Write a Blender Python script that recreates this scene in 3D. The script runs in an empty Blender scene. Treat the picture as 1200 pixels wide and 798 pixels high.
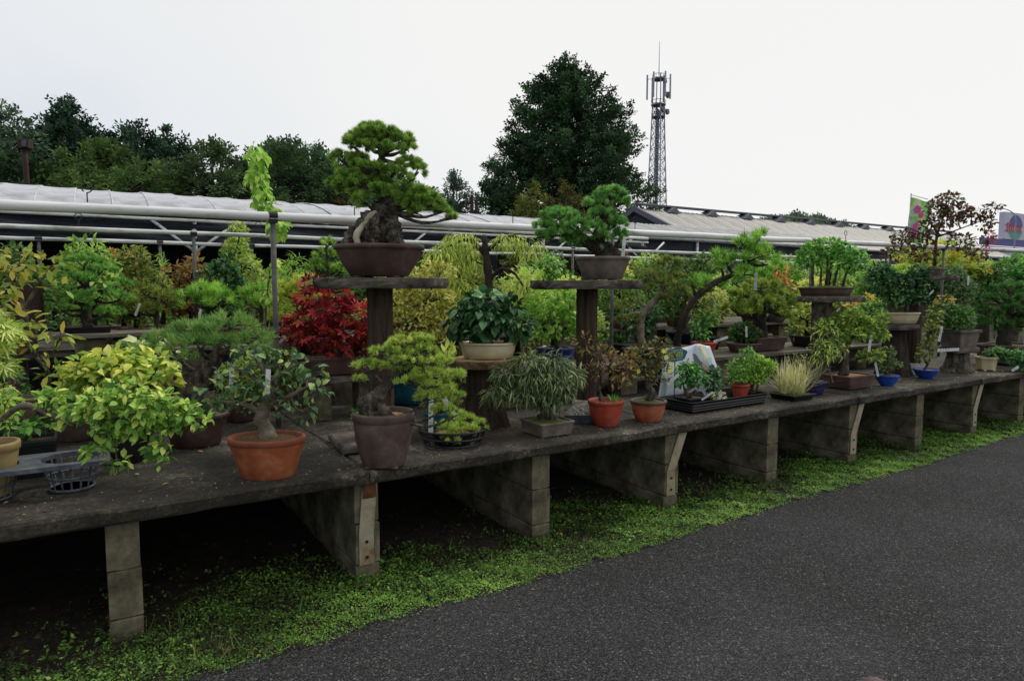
import bpy, math
import numpy as np
from mathutils import Matrix, Vector, Euler

# ------------------------------------------------------------------ camera, sky, sun, exposure
scene = bpy.context.scene
COL = scene.collection
YAW = math.radians(31.964)
cam_d = bpy.data.cameras.new('camera')
cam = bpy.data.objects.new('camera', cam_d)
COL.objects.link(cam)
cam.location = (0, 0, 1.69)
cam.rotation_euler = (math.radians(90 - 4.545), 0, -YAW)
cam_d.sensor_width = 36
cam_d.lens = 780 / 1200 * 36
cam_d.clip_end = 2000
cam_d.clip_start = 0.05
scene.camera = cam

SUN_EL, SUN_AZ = math.radians(52), math.radians(78)      # azimuth from +Y towards +X
sun_dir = Vector((math.sin(SUN_AZ) * math.cos(SUN_EL), math.cos(SUN_AZ) * math.cos(SUN_EL), math.sin(SUN_EL)))
sd = bpy.data.lights.new('sun', 'SUN')
sd.energy = 1.5
sd.angle = math.radians(12)
sd.color = (1.0, 0.96, 0.9)
so = bpy.data.objects.new('sun', sd)
COL.objects.link(so)
so.rotation_euler = (-sun_dir).to_track_quat('-Z', 'Y').to_euler()

world = bpy.data.worlds.new('World')
scene.world = world
world.use_nodes = True
wn, wl = world.node_tree.nodes, world.node_tree.links
wn.clear()
w_out = wn.new('ShaderNodeOutputWorld')
w_bg = wn.new('ShaderNodeBackground')
w_bg.inputs['Strength'].default_value = 0.1
sky = wn.new('ShaderNodeTexSky')
sky.sky_type = 'NISHITA'
sky.sun_disc = False
sky.sun_elevation = SUN_EL
sky.sun_rotation = SUN_AZ
w_tc = wn.new('ShaderNodeTexCoord')
w_dot = wn.new('ShaderNodeVectorMath'); w_dot.operation = 'DOT_PRODUCT'
w_dot.inputs[1].default_value = sun_dir
wl.new(w_tc.outputs['Generated'], w_dot.inputs[0])
w_noise = wn.new('ShaderNodeTexNoise')
w_noise.inputs['Scale'].default_value = 2.2
w_noise.inputs['Detail'].default_value = 6
wl.new(w_tc.outputs['Generated'], w_noise.inputs['Vector'])
w_add = wn.new('ShaderNodeMath'); w_add.operation = 'MULTIPLY_ADD'
w_add.inputs[1].default_value = 0.5
wl.new(w_noise.outputs['Fac'], w_add.inputs[0])
wl.new(w_dot.outputs['Value'], w_add.inputs[2])
w_ramp = wn.new('ShaderNodeValToRGB')                     # thick cloud: cool grey away from the sun, white towards it
els = w_ramp.color_ramp.elements
els[0].position, els[0].color = 0.0, (0.50, 0.56, 0.64, 1)
els[1].position, els[1].color = 0.9, (0.95, 0.94, 0.92, 1)
e = els.new(0.34); e.color = (0.69, 0.74, 0.83, 1)
e = els.new(0.55); e.color = (0.85, 0.87, 0.89, 1)
wl.new(w_add.outputs[0], w_ramp.inputs[0])
w_gain = wn.new('ShaderNodeVectorMath'); w_gain.operation = 'SCALE'
w_gain.inputs['Scale'].default_value = 10.0
wl.new(w_ramp.outputs[0], w_gain.inputs[0])
w_mix = wn.new('ShaderNodeMixRGB')
w_mix.inputs[0].default_value = 0.93
wl.new(sky.outputs[0], w_mix.inputs[1])
wl.new(w_gain.outputs[0], w_mix.inputs[2])
wl.new(w_mix.outputs[0], w_bg.inputs['Color'])
wl.new(w_bg.outputs[0], w_out.inputs[0])

vs = scene.view_settings
vs.view_transform = 'Standard'
vs.look = 'None'
vs.exposure = 0.0
vs.gamma = 1.0
vs.use_curve_mapping = False
scene.cycles.max_bounces = 6
scene.cycles.diffuse_bounces = 3
scene.cycles.transparent_max_bounces = 4
try:
    scene.cycles.use_denoising = True
except Exception:
    pass

rng = np.random.default_rng(11)
PI = math.pi
RV = np.array([math.cos(YAW), -math.sin(YAW)])

# ------------------------------------------------------------------ materials
def lin(h):
    v = [int(h[i:i + 2], 16) / 255 for i in (0, 2, 4)]
    return tuple(x / 12.92 if x <= 0.04045 else ((x + 0.055) / 1.055) ** 2.4 for x in v) + (1,)

def new_mat(name):
    m = bpy.data.materials.new(name)
    m.use_nodes = True
    n = m.node_tree.nodes
    return m, n, m.node_tree.links, n['Principled BSDF']

def ramp(n, cols, pos=None):
    r = n.new('ShaderNodeValToRGB')
    e = r.color_ramp.elements
    pos = pos or [i / (len(cols) - 1) for i in range(len(cols))]
    while len(e) < len(cols): e.new(0.5)
    for i, c in enumerate(cols):
        e[i].position = pos[i]
        e[i].color = lin(c) if isinstance(c, str) else c
    return r

_leafm = {}
LEAF_GAIN = 2.0
def leaf_mat(cols, rnd=False, trans=0.3, rough=0.5, spec=0.35, gain=None):
    gain = gain or LEAF_GAIN
    key = (tuple(cols), rnd, trans, rough, gain)
    if key in _leafm: return _leafm[key]
    m, n, l, p = new_mat('foliage_' + cols[0])
    if rnd:
        s = n.new('ShaderNodeObjectInfo').outputs['Random']
    else:
        a = n.new('ShaderNodeAttribute'); a.attribute_name = 'tint'
        s = a.outputs['Fac']
    def tone(c):
        c = np.array(lin(c)[:3]) * gain * np.array([1.1, 1.0, .88])
        return tuple(np.clip(c * .88 + .12 * c.dot([.25, .65, .1]), 0, .9)) + (1,)
    r = ramp(n, [tone(c) for c in cols])
    l.new(s, r.inputs[0])
    l.new(r.outputs[0], p.inputs['Base Color'])
    p.inputs['Roughness'].default_value = rough
    p.inputs['Specular IOR Level'].default_value = spec
    t = n.new('ShaderNodeBsdfTranslucent')
    l.new(r.outputs[0], t.inputs['Color'])
    mx = n.new('ShaderNodeMixShader'); mx.inputs[0].default_value = trans
    l.new(p.outputs[0], mx.inputs[1]); l.new(t.outputs[0], mx.inputs[2])
    l.new(mx.outputs[0], n['Material Output'].inputs['Surface'])
    _leafm[key] = m
    return m

_pm = {}
def mat(name, c1, c2=None, scale=8, rough=0.7, bump=0.2, detail=5, metal=0.0, stretch=None, c3=None, spec=0.4, lo=0.35, hi=0.68, bscale=None, dist=0.01):
    """Two or three tone noise-weathered surface."""
    if name in _pm: return _pm[name]
    m, n, l, p = new_mat(name)
    p.inputs['Roughness'].default_value = rough
    p.inputs['Metallic'].default_value = metal
    p.inputs['Specular IOR Level'].default_value = spec
    tc = n.new('ShaderNodeTexCoord')
    src = tc.outputs['Object']
    if stretch:
        mp = n.new('ShaderNodeMapping'); mp.inputs['Scale'].default_value = stretch
        l.new(src, mp.inputs[0]); src = mp.outputs[0]
    nz = n.new('ShaderNodeTexNoise')
    nz.inputs['Scale'].default_value = scale
    nz.inputs['Detail'].default_value = detail
    nz.inputs['Roughness'].default_value = 0.65
    l.new(src, nz.inputs['Vector'])
    cols = [c1, c2 or c1] + ([c3] if c3 else [])
    pos = [lo, hi] if not c3 else [lo, (lo + hi) / 2, hi]
    r = ramp(n, cols, pos)
    l.new(nz.outputs['Fac'], r.inputs[0])
    l.new(r.outputs[0], p.inputs['Base Color'])
    if bump:
        nb = n.new('ShaderNodeTexNoise')
        nb.inputs['Scale'].default_value = bscale or scale * 5
        nb.inputs['Detail'].default_value = 6
        l.new(src, nb.inputs['Vector'])
        b = n.new('ShaderNodeBump'); b.inputs['Strength'].default_value = bump; b.inputs['Distance'].default_value = dist
        l.new(nb.outputs['Fac'], b.inputs['Height'])
        l.new(b.outputs[0], p.inputs['Normal'])
    _pm[name] = m
    return m

def plain(name, c, rough=0.5, metal=0.0): return mat(name, c, c, rough=rough, metal=metal, bump=0)

def asphalt_mat():
    m, n, l, p = new_mat('asphalt')
    tc = n.new('ShaderNodeTexCoord')
    v = n.new('ShaderNodeTexVoronoi'); v.inputs['Scale'].default_value = 120
    v2 = n.new('ShaderNodeTexVoronoi'); v2.inputs['Scale'].default_value = 230
    big = n.new('ShaderNodeTexNoise'); big.inputs['Scale'].default_value = 0.8; big.inputs['Detail'].default_value = 8
    for x in (v, v2, big): l.new(tc.outputs['Object'], x.inputs['Vector'])
    base = ramp(n, ['1e1e20', '2d2d30', '454548'], [0.34, 0.5, 0.68]); l.new(big.outputs['Fac'], base.inputs[0])
    sep = n.new('ShaderNodeSeparateColor'); l.new(v.outputs['Color'], sep.inputs[0])
    sep2 = n.new('ShaderNodeSeparateColor'); l.new(v2.outputs['Color'], sep2.inputs[0])
    chip = ramp(n, ['161616', '343435', '545453', '82817e', 'c0bdb6'], [0.05, 0.5, 0.88, 0.965, 0.998]); l.new(sep.outputs[0], chip.inputs[0])
    chip2 = ramp(n, ['0c0c0c', '363636', '8a8a88'], [0.08, 0.65, 0.98]); l.new(sep2.outputs[1], chip2.inputs[0])
    m1 = n.new('ShaderNodeMixRGB'); m1.inputs[0].default_value = 0.55
    l.new(chip.outputs[0], m1.inputs[1]); l.new(chip2.outputs[0], m1.inputs[2])
    m2 = n.new('ShaderNodeMixRGB'); m2.inputs[0].default_value = 0.38
    l.new(m1.outputs[0], m2.inputs[1]); l.new(base.outputs[0], m2.inputs[2])
    cr = n.new('ShaderNodeTexVoronoi'); cr.feature = 'DISTANCE_TO_EDGE'; cr.inputs['Scale'].default_value = .55      # a few hairline cracks
    nz = n.new('ShaderNodeTexNoise'); nz.inputs['Scale'].default_value = 2.2; nz.inputs['Detail'].default_value = 6
    l.new(tc.outputs['Object'], nz.inputs['Vector'])
    ad = n.new('ShaderNodeMixRGB'); ad.inputs[0].default_value = .3; l.new(tc.outputs['Object'], ad.inputs[1]); l.new(nz.outputs['Color'], ad.inputs[2]); l.new(ad.outputs[0], cr.inputs['Vector'])
    rc = ramp(n, ['606060', 'ffffff'], [0.0, .003]); l.new(cr.outputs['Distance'], rc.inputs[0])
    m3 = n.new('ShaderNodeMixRGB'); m3.blend_type = 'MULTIPLY'; m3.inputs[0].default_value = .3
    l.new(m2.outputs[0], m3.inputs[1]); l.new(rc.outputs[0], m3.inputs[2])
    l.new(m3.outputs[0], p.inputs['Base Color'])
    p.inputs['Roughness'].default_value = 0.9
    p.inputs['Specular IOR Level'].default_value = 0.12
    b = n.new('ShaderNodeBump'); b.inputs['Strength'].default_value = 1.0; b.inputs['Distance'].default_value = 0.012
    l.new(sep.outputs[2], b.inputs['Height'])
    b2 = n.new('ShaderNodeBump'); b2.inputs['Strength'].default_value = .7; b2.inputs['Distance'].default_value = 0.006
    l.new(v2.outputs['Distance'], b2.inputs['Height']); l.new(b.outputs[0], b2.inputs['Normal'])
    l.new(b2.outputs[0], p.inputs['Normal'])
    return m

def slab_mat():
    m, n, l, p = new_mat('weathered_concrete')
    tc = n.new('ShaderNodeTexCoord')
    a = n.new('ShaderNodeTexNoise'); a.inputs['Scale'].default_value = 2.6; a.inputs['Detail'].default_value = 8; a.inputs['Roughness'].default_value = 0.68
    f = n.new('ShaderNodeTexVoronoi'); f.inputs['Scale'].default_value = 75
    f3 = n.new('ShaderNodeTexNoise'); f3.inputs['Scale'].default_value = 38; f3.inputs['Detail'].default_value = 6; f3.inputs['Roughness'].default_value = .75
    g = n.new('ShaderNodeTexNoise'); g.inputs['Scale'].default_value = 1.2; g.inputs['Detail'].default_value = 4
    for x in (a, f, f3): l.new(tc.outputs['Object'], x.inputs['Vector'])
    mp = n.new('ShaderNodeMapping'); mp.inputs['Location'].default_value = (7, 3, 1)
    l.new(tc.outputs['Object'], mp.inputs[0]); l.new(mp.outputs[0], g.inputs['Vector'])
    ra = ramp(n, ['2a2721', '48443c', '6e685c', 'b2ab9c'], [0.34, 0.46, 0.57, 0.70]); l.new(a.outputs['Fac'], ra.inputs[0])
    sp = n.new('ShaderNodeSeparateColor'); l.new(f.outputs['Color'], sp.inputs[0])
    rf = ramp(n, ['1c1b19', '5c5852', '8a857c', 'd8d2c6'], [0.05, 0.55, 0.9, 0.99]); l.new(sp.outputs[0], rf.inputs[0])
    r3 = ramp(n, ['141312', '6e6a62', 'd0cabd'], [0.38, 0.52, 0.66]); l.new(f3.outputs['Fac'], r3.inputs[0])
    m0 = n.new('ShaderNodeMixRGB'); m0.inputs[0].default_value = .55; l.new(rf.outputs[0], m0.inputs[1]); l.new(r3.outputs[0], m0.inputs[2])
    mx = n.new('ShaderNodeMixRGB'); mx.blend_type = 'OVERLAY'; mx.inputs[0].default_value = 0.9
    l.new(ra.outputs[0], mx.inputs[1]); l.new(m0.outputs[0], mx.inputs[2])
    rg = ramp(n, ['000000', 'ffffff'], [0.55, 0.72]); l.new(g.outputs['Fac'], rg.inputs[0])
    ms = n.new('ShaderNodeMixRGB'); ms.inputs[2].default_value = lin('4a4428')      # algae stains
    k = n.new('ShaderNodeMath'); k.operation = 'MULTIPLY'; k.inputs[1].default_value = 0.5
    l.new(rg.outputs[0], k.inputs[0]); l.new(k.outputs[0], ms.inputs[0]); l.new(mx.outputs[0], ms.inputs[1])
    l.new(ms.outputs[0], p.inputs['Base Color'])
    p.inputs['Roughness'].default_value = 0.85
    b = n.new('ShaderNodeBump'); b.inputs['Strength'].default_value = 0.9; b.inputs['Distance'].default_value = 0.014
    l.new(f3.outputs['Fac'], b.inputs['Height']); l.new(b.outputs[0], p.inputs['Normal'])
    return m

M = {}
M['asphalt'] = asphalt_mat()
M['slab'] = slab_mat()
M['block'] = mat('concrete_block', '2e2a20', '6a6350', scale=5, bump=0.6, c3='9a917a', rough=0.95, lo=0.3, hi=0.72, detail=9, spec=.2)
M['soilground'] = mat('dark_earth', '17140f', '3a3024', scale=9, bump=0.8, rough=0.95, dist=0.03)
M['soil'] = mat('potting_soil', '2a1d12', '6b543a', scale=90, bump=0.8, rough=0.95, c3='8a7350')
M['akadama'] = mat('granular_soil', '6b4526', 'b98a57', scale=110, bump=0.9, rough=0.95, c3='d8c3a0')
M['moss'] = mat('pot_moss', '3a4a14', '6f7a26', scale=60, bump=0.9, rough=0.95)
M['bark'] = mat('grey_bark', '1c1814', '5f574b', scale=22, bump=1.0, stretch=(1, 1, 0.4), rough=0.95, c3='988e7c', dist=0.04, detail=8, lo=.34, hi=.66)
M['barkdark'] = mat('dark_bark', '1d1915', '4a4038', scale=14, bump=0.9, stretch=(1, 1, 0.35), rough=0.9, dist=0.02)
M['barkpale'] = mat('pale_bark', '4d4538', '8d836f', scale=10, bump=0.5, rough=0.85)
M['deadwood'] = mat('deadwood', '8d836f', 'c2b79d', scale=12, bump=0.4, stretch=(1, 1, 0.3), rough=0.8)
M['post'] = mat('imitation_bark_post', '1f1711', '54432f', scale=9, bump=0.9, stretch=(3, 3, 0.25), rough=0.85, dist=0.02)
M['slabstone'] = mat('shelf_stone', '352f29', '756c61', scale=7, bump=0.6, rough=0.85)
M['whitebase'] = mat('pale_footing', '8d8b83', 'c9c7be', scale=8, bump=0.4, rough=0.85)
M['terracotta'] = mat('terracotta', '84432a', 'b0603a', scale=9, bump=0.2, rough=0.8, c3='b98a6c', detail=9, lo=.3, hi=.78)
M['terradark'] = mat('terracotta_rim', '80452f', '9a5a40', scale=6, bump=0.1, rough=0.75)
M['redpot'] = mat('red_clay', '8a3424', 'b04a34', scale=9, bump=0.1, rough=0.55, c3='bd7a62', detail=9, lo=.3, hi=.8)
M['brownpot'] = mat('brown_clay', '43342c', '65524a', scale=8, bump=0.15, rough=0.6, c3='85756a', detail=9, lo=.3, hi=.8)
M['unglazed'] = mat('dark_unglazed_clay', '3a2620', '56403a', scale=8, bump=0.15, rough=0.6, c3='76645a', detail=9, lo=.3, hi=.82)
M['greypot'] = mat('grey_clay', '544b42', '7d7266', scale=7, bump=0.25, rough=0.75)
M['cream'] = mat('cream_glaze', 'b3a47c', 'd6cba6', scale=5, bump=0.05, rough=0.3)
M['blue'] = mat('blue_glaze', '16264f', '27407c', scale=6, bump=0.03, rough=0.2)
M['cobalt'] = mat('cobalt_glaze', '1b3a8a', '2b57b5', scale=6, bump=0.03, rough=0.18)
M['teal'] = mat('teal_glaze', '1d5260', '2f7485', scale=8, bump=0.05, rough=0.25)
M['navy'] = mat('navy_glaze', '14182c', '20284a', scale=6, bump=0.03, rough=0.25)
M['purple'] = mat('violet_glaze', '241f45', '362f60', scale=6, bump=0.03, rough=0.25)
M['tan'] = mat('tan_clay', '8c7548', 'aa9565', scale=6, bump=0.1, rough=0.6)
M['blackplastic'] = mat('black_plastic', '141416', '202024', scale=9, bump=0.05, rough=0.45)
M['greyplastic'] = mat('grey_plastic', '34383e', '50555c', scale=9, bump=0.2, rough=0.6, c3='6e7378', detail=8)
M['pipe'] = mat('galvanised_pipe', '8f918c', 'd3d4d2', scale=5, bump=0.1, rough=0.5, stretch=(0.6, 3, 3), c3='dfe0df')
M['pipegrime'] = mat('white_sleeve', '8d8d80', 'd9d9d6', scale=4, bump=0.1, rough=0.5, stretch=(0.5, 2.5, 2.5), c3='e6e6e4', lo=0.3, hi=0.6)
M['pole'] = mat('grey_pole', '3c3b36', '6b6962', scale=10, bump=0.1, rough=0.5)
M['darkmetal'] = plain('dark_metal', '1e1c1a', 0.5)
M['rust'] = mat('rusted_iron', '241712', '46302a', scale=12, bump=0.4, rough=0.85, c3='32241f')
M['strap'] = mat('painted_strap', '7a5a3a', '9a917a', scale=6, bump=0.15, rough=0.6, c3='a89f88', lo=0.3)
M['ruststrap'] = mat('rust_stain', '3a2414', '6e4826', scale=18, bump=0.2, rough=0.9)
M['white'] = mat('white_label', 'd2d2cc', 'e4e4e0', scale=20, bump=0, rough=0.5)
M['ink'] = plain('ink', '22222a', 0.6)
M['film'] = mat('plastic_film', '86878b', 'b4b5ba', scale=2.2, bump=0.5, rough=0.5, c3='c6c7cc', lo=0.3, detail=8, spec=.25)
M['filmold'] = mat('corrugated_sheet', '7e7b75', 'a9a59d', scale=2.5, bump=0.1, rough=0.6, stretch=(3, 0.4, 0.4), c3='bbb7af')
M['filmlight'] = mat('pale_sheet', '8f8e8b', 'bdbcba', scale=2.5, bump=0.1, rough=0.5, stretch=(3, 0.4, 0.4))
M['net'] = mat('black_shade_net', '20222a', '363944', scale=10, bump=0.6, rough=0.8, stretch=(0.4, 1, 5), c3='3f4049', dist=0.05)
M['steel'] = mat('tower_steel', '8d929c', 'a8adb7', scale=1, bump=0, rough=0.6)
M['towerdark'] = plain('tower_dark', '62646e', 0.6)
M['wood'] = mat('grey_plank', '4a453d', '8d8577', scale=8, bump=0.5, stretch=(0.25, 3, 3), rough=0.9)
M['woodbrown'] = mat('brown_board', '2a1712', '43271f', scale=6, bump=0.3, rough=0.8)
M['logface'] = mat('log_face', '8f7650', 'b79c70', scale=14, bump=0.3, rough=0.85)
M['logbark'] = mat('log_bark', '3a2c1f', '8a7048', scale=20, bump=0.8, rough=0.9)
M['storewhite'] = plain('store_wall', 'b9b9c8', 0.5)
M['storeblue'] = plain('store_blue', '3d3f8e', 0.5)
M['storered'] = plain('store_red', 'c23f55', 0.5)
M['storeteal'] = plain('store_teal', '2f9c8c', 0.5)
M['pebble'] = mat('pebbles', '5d594f', 'a5a093', scale=60, bump=0.5, rough=0.85, c3='c9c5ba')

# ------------------------------------------------------------------ mesh building
class Acc:
    def __init__(s): s.v, s.f, s.t, s.m, s.n = [], [], [], [], 0
    def add(s, v, f, tint=0.5, mi=0):
        v = np.asarray(v, float).reshape(-1, 3)
        if not isinstance(f, list): f = [f]
        for a in f:
            a = np.asarray(a, int)
            if a.size == 0: continue
            if a.ndim == 1: a = a[None]
            s.f.append(a + s.n); s.m.append(np.full(len(a), mi, int))
        s.v.append(v); s.t.append(np.broadcast_to(np.asarray(tint, float), (len(v),)))
        s.n += len(v)
        return s
    def mesh(s, name, mats, smooth=False):
        me = bpy.data.meshes.new(name)
        V = np.concatenate(s.v); T = np.concatenate(s.t)
        loops = np.concatenate([a.ravel() for a in s.f])
        sizes = np.concatenate([np.full(len(a), a.shape[1]) for a in s.f])
        start = np.concatenate([[0], np.cumsum(sizes)[:-1]])
        me.vertices.add(len(V)); me.vertices.foreach_set('co', V.astype(np.float32).ravel())
        me.loops.add(len(loops)); me.loops.foreach_set('vertex_index', loops.astype(np.int32))
        me.polygons.add(len(sizes)); me.polygons.foreach_set('loop_start', start.astype(np.int32))
        for m in mats: me.materials.append(m)
        me.polygons.foreach_set('material_index', np.concatenate(s.m).astype(np.int32))
        me.polygons.foreach_set('use_smooth', np.full(len(sizes), smooth))
        me.update(calc_edges=True)
        at = me.attributes.new('tint', 'FLOAT', 'POINT'); at.data.foreach_set('value', T.astype(np.float32))
        return me
    def obj(s, name, mats, parent=None, smooth=False, **k):
        if not isinstance(mats, (list, tuple)): mats = [mats]
        return link(name, s.mesh(name, mats, smooth), parent, **k)

def link(name, data, parent=None, loc=None, rot=None, scale=None, label=None, cat=None, group=None, kind=None):
    o = bpy.data.objects.new(name, data); COL.objects.link(o)
    if parent is not None: o.parent = parent
    if loc is not None: o.location = loc
    if rot is not None: o.rotation_euler = rot
    if scale is not None: o.scale = scale if hasattr(scale, '__len__') else (scale,) * 3
    for k, v in (('label', label), ('category', cat), ('group', group), ('kind', kind)):
        if v: o[k] = v
    return o

def thing(name, label, cat, loc=(0, 0, 0), rotz=0.0, group=None):
    return link(name, None, None, loc, (0, 0, rotz), None, label, cat, group)

def box(a, x0, x1, y0, y1, z0, z1, mi=0, tint=0.5):
    v = [(x0, y0, z0), (x1, y0, z0), (x1, y1, z0), (x0, y1, z0), (x0, y0, z1), (x1, y0, z1), (x1, y1, z1), (x0, y1, z1)]
    return a.add(v, [[(0, 3, 2, 1), (4, 5, 6, 7), (0, 1, 5, 4), (1, 2, 6, 5), (2, 3, 7, 6), (3, 0, 4, 7)]], tint, mi)

def rbox(a, x0, x1, y0, y1, z0, z1, b=0.01, mi=0, wob=0.0, nx=1):
    """Box with chamfered top and bottom rims; wob makes the outline uneven."""
    def ring(i, z):
        xs = np.linspace(x0 + i, x1 - i, nx + 1)
        p = [(x, y0 + i, z) for x in xs] + [(x1 - i, y0 + (y1 - y0) * t, z) for t in (0.33, 0.66)]
        p += [(x, y1 - i, z) for x in xs[::-1]] + [(x0 + i, y0 + (y1 - y0) * t, z) for t in (0.66, 0.33)]
        return np.array(p)
    rs = [ring(b, z0), ring(0, z0 + b), ring(0, z1 - b), ring(b, z1)]
    n = len(rs[0])
    V = np.concatenate(rs)
    if wob: V = V + rng.normal(0, wob, V.shape) * np.array([0.3, 1, 0.4])
    q = []
    for k in range(3):
        for i in range(n):
            j = (i + 1) % n
            q.append((k * n + i, k * n + j, k * n + n + j, k * n + n + i))
    caps = [np.array([list(range(n))[::-1]]), np.array([[3 * n + i for i in range(n)]])]
    return a.add(V, [np.array(q)] + caps, 0.5, mi)

def catmull(P, n):
    P = np.asarray(P, float)
    if len(P) == 2:
        t = np.linspace(0, 1, n)[:, None]
        return P[0] * (1 - t) + P[1] * t
    Q = np.vstack([2 * P[0] - P[1], P, 2 * P[-1] - P[-2]])
    out = []
    for t in np.linspace(0, len(P) - 1 - 1e-9, n):
        i = int(t); u = t - i
        p0, p1, p2, p3 = Q[i:i + 4]
        out.append(0.5 * (2 * p1 + (p2 - p0) * u + (2 * p0 - 5 * p1 + 4 * p2 - p3) * u * u + (3 * p1 - p0 - 3 * p2 + p3) * u ** 3))
    return np.array(out)

def tube(a, pts, rad, seg=8, n=None, jit=0.0, mi=0, cap=True, tint=0.5, straight=False):
    pts = np.asarray(pts, float); rad = np.broadcast_to(np.asarray(rad, float), (len(pts),))
    if not straight and (n or len(pts) > 2):
        n = n or len(pts) * 4
        X = catmull(np.column_stack([pts, rad]), n); pts, rad = X[:, :3], np.maximum(X[:, 3], 1e-4)
    N = len(pts)
    d = np.gradient(pts, axis=0); d /= np.linalg.norm(d, axis=1)[:, None] + 1e-12
    up = np.array([0, 0, 1.0]) if abs(d[0][2]) < 0.9 else np.array([1.0, 0, 0])
    th = np.linspace(0, 2 * PI, seg, endpoint=False)
    V = []
    x = np.cross(d[0], up); x /= np.linalg.norm(x)
    for i in range(N):
        x = x - d[i] * (x @ d[i]); x /= np.linalg.norm(x) + 1e-12
        y = np.cross(d[i], x)
        r = rad[i] * (1 + (rng.normal(0, jit, seg) if jit else 0))
        V.append(pts[i] + np.outer(np.cos(th) * r, x) + np.outer(np.sin(th) * r, y))
    V = np.concatenate(V)
    i, k = np.meshgrid(np.arange(seg), np.arange(N - 1))
    i, k = i.ravel(), k.ravel(); j = (i + 1) % seg
    f = [np.column_stack([k * seg + i, k * seg + j, (k + 1) * seg + j, (k + 1) * seg + i])]
    if cap: f += [np.arange(seg)[::-1][None], (np.arange(seg) + (N - 1) * seg)[None]]
    return a.add(V, f, tint, mi)

def outline(shape, rx, ry, n=36):
    if shape == 'hex':
        th = np.arange(6) * PI / 3 + PI / 6
        return np.column_stack([np.cos(th) * rx, np.sin(th) * ry])
    if shape == 'rect':
        c = 0.09 * min(rx, ry); p = []
        for sx, sy, a0 in ((1, 1, 0), (-1, 1, PI / 2), (-1, -1, PI), (1, -1, 1.5 * PI)):
            for k in range(3):
                an = a0 + k * PI / 4
                p.append((sx * (rx - c) + c * math.cos(an), sy * (ry - c) + c * math.sin(an)))
        return np.array(p)
    th = np.linspace(0, 2 * PI, n, endpoint=False)
    if shape == 'super':
        c, s = np.cos(th), np.sin(th)
        return np.column_stack([rx * np.sign(c) * abs(c) ** 0.6, ry * np.sign(s) * abs(s) ** 0.6])
    return np.column_stack([np.cos(th) * rx, np.sin(th) * ry])

def loft(a, shape, rings, mi=0, cap0=True, cap1=True, n=36, jit=0.0):
    """rings: (rx, ry, z)."""
    R = []
    for rx, ry, z in rings:
        o = outline(shape, rx, ry, n)
        if jit: o = o * (1 + rng.normal(0, jit, (len(o), 1)))
        R.append(np.column_stack([o, np.full(len(o), z)]))
    m = len(R[0]); V = np.concatenate(R); q = []
    i = np.arange(m); j = (i + 1) % m
    for k in range(len(R) - 1): q.append(np.column_stack([k * m + i, k * m + j, (k + 1) * m + j, (k + 1) * m + i]))
    f = [np.concatenate(q)]
    if cap0: f.append(i[::-1][None])
    if cap1: f.append((i + (len(R) - 1) * m)[None])
    return a.add(V, f, 0.5, mi)

# leaf templates: axis +Y, face +Z
def T_needle(w=0.035): return np.array([(-w, 0, 0), (w, 0, 0), (0, 1, 0.0)]), [np.array([(0, 1, 2)])]
def T_small(): return np.array([(0, 0, 0), (0.28, 0.5, 0.08), (0, 1, -0.03), (-0.28, 0.5, 0.08)]), [np.array([(0, 1, 2), (0, 2, 3)])]
def T_oval(w=0.26, droop=0.12):
    v = np.array([(0, 0, 0), (0, .35, 0.02), (0, .7, -droop * .35), (0, 1, -droop), (-w * .85, .28, .06), (-w, .62, .02), (w * .85, .28, .06), (w, .62, .02)])
    return v, [np.array([(0, 1, 4), (3, 5, 2), (0, 6, 1), (3, 2, 7)]), np.array([(1, 2, 5, 4), (1, 6, 7, 2)])]
def T_lance(w=0.09, droop=0.2):
    v = np.array([(0, 0, 0), (w, .4, .02), (0, .5, -.02), (-w, .4, .02), (0, 1, -droop)])
    return v, [np.array([(0, 1, 2), (0, 2, 3), (1, 4, 2), (3, 2, 4)])]
def T_maple(n=5, w=0.13, spread=100):
    V = [(0, 0.22, 0.03)]; F = []
    for k in range(n):
        an = math.radians(-spread + 2 * spread * k / (n - 1)); L = 0.78 * (1 - 0.35 * abs(k - (n - 1) / 2) / ((n - 1) / 2))
        d = np.array([math.sin(an), math.cos(an)]); p = np.array([d[1], -d[0]])
        c = np.array([0, .22])
        b = len(V)
        for q, z in ((c + d * L * .5 + p * w, 0.0), (c + d * L, -0.07), (c + d * L * .5 - p * w, 0.0)): V.append((q[0], q[1], z))
        F.append((0, b, b + 1, b + 2))
    b = len(V)
    V += [(-.012, 0, 0), (.012, 0, 0)]
    return np.array(V), [np.array(F), np.array([(b, b + 1, 0)])]
def T_clump():
    V, F = [], []
    r = np.random.default_rng(3)
    for k in range(4):
        an = k * 1.57 + 0.3; c = np.array([math.cos(an) * .32, .5 + math.sin(an) * .32, r.uniform(-.2, .2)])
        t = r.normal(0, 1, 3); t /= np.linalg.norm(t); s = np.cross(t, (0.2, .3, 1)); s /= np.linalg.norm(s)
        b = len(V); V += [c - t * .26, c + s * .15, c + t * .3, c - s * .15]; F.append((b, b + 1, b + 2, b + 3))
    return np.array(V), [np.array(F)]
TPL = dict(needle=T_needle(), small=T_small(), oval=T_oval(), broad=T_oval(.3, .3), lance=T_lance(), willow=T_lance(.075, .4), maple=T_maple(), lace=T_maple(7, .055, 105), clump=T_clump(), spoon=T_oval(.2, .05))

def norm(v): return v / (np.linalg.norm(v, axis=-1, keepdims=True) + 1e-9)
def frames(d, nh):
    y = norm(d); x = norm(np.cross(y, nh)); z = np.cross(x, y)
    return np.stack([x, y, z], axis=-1)

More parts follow.
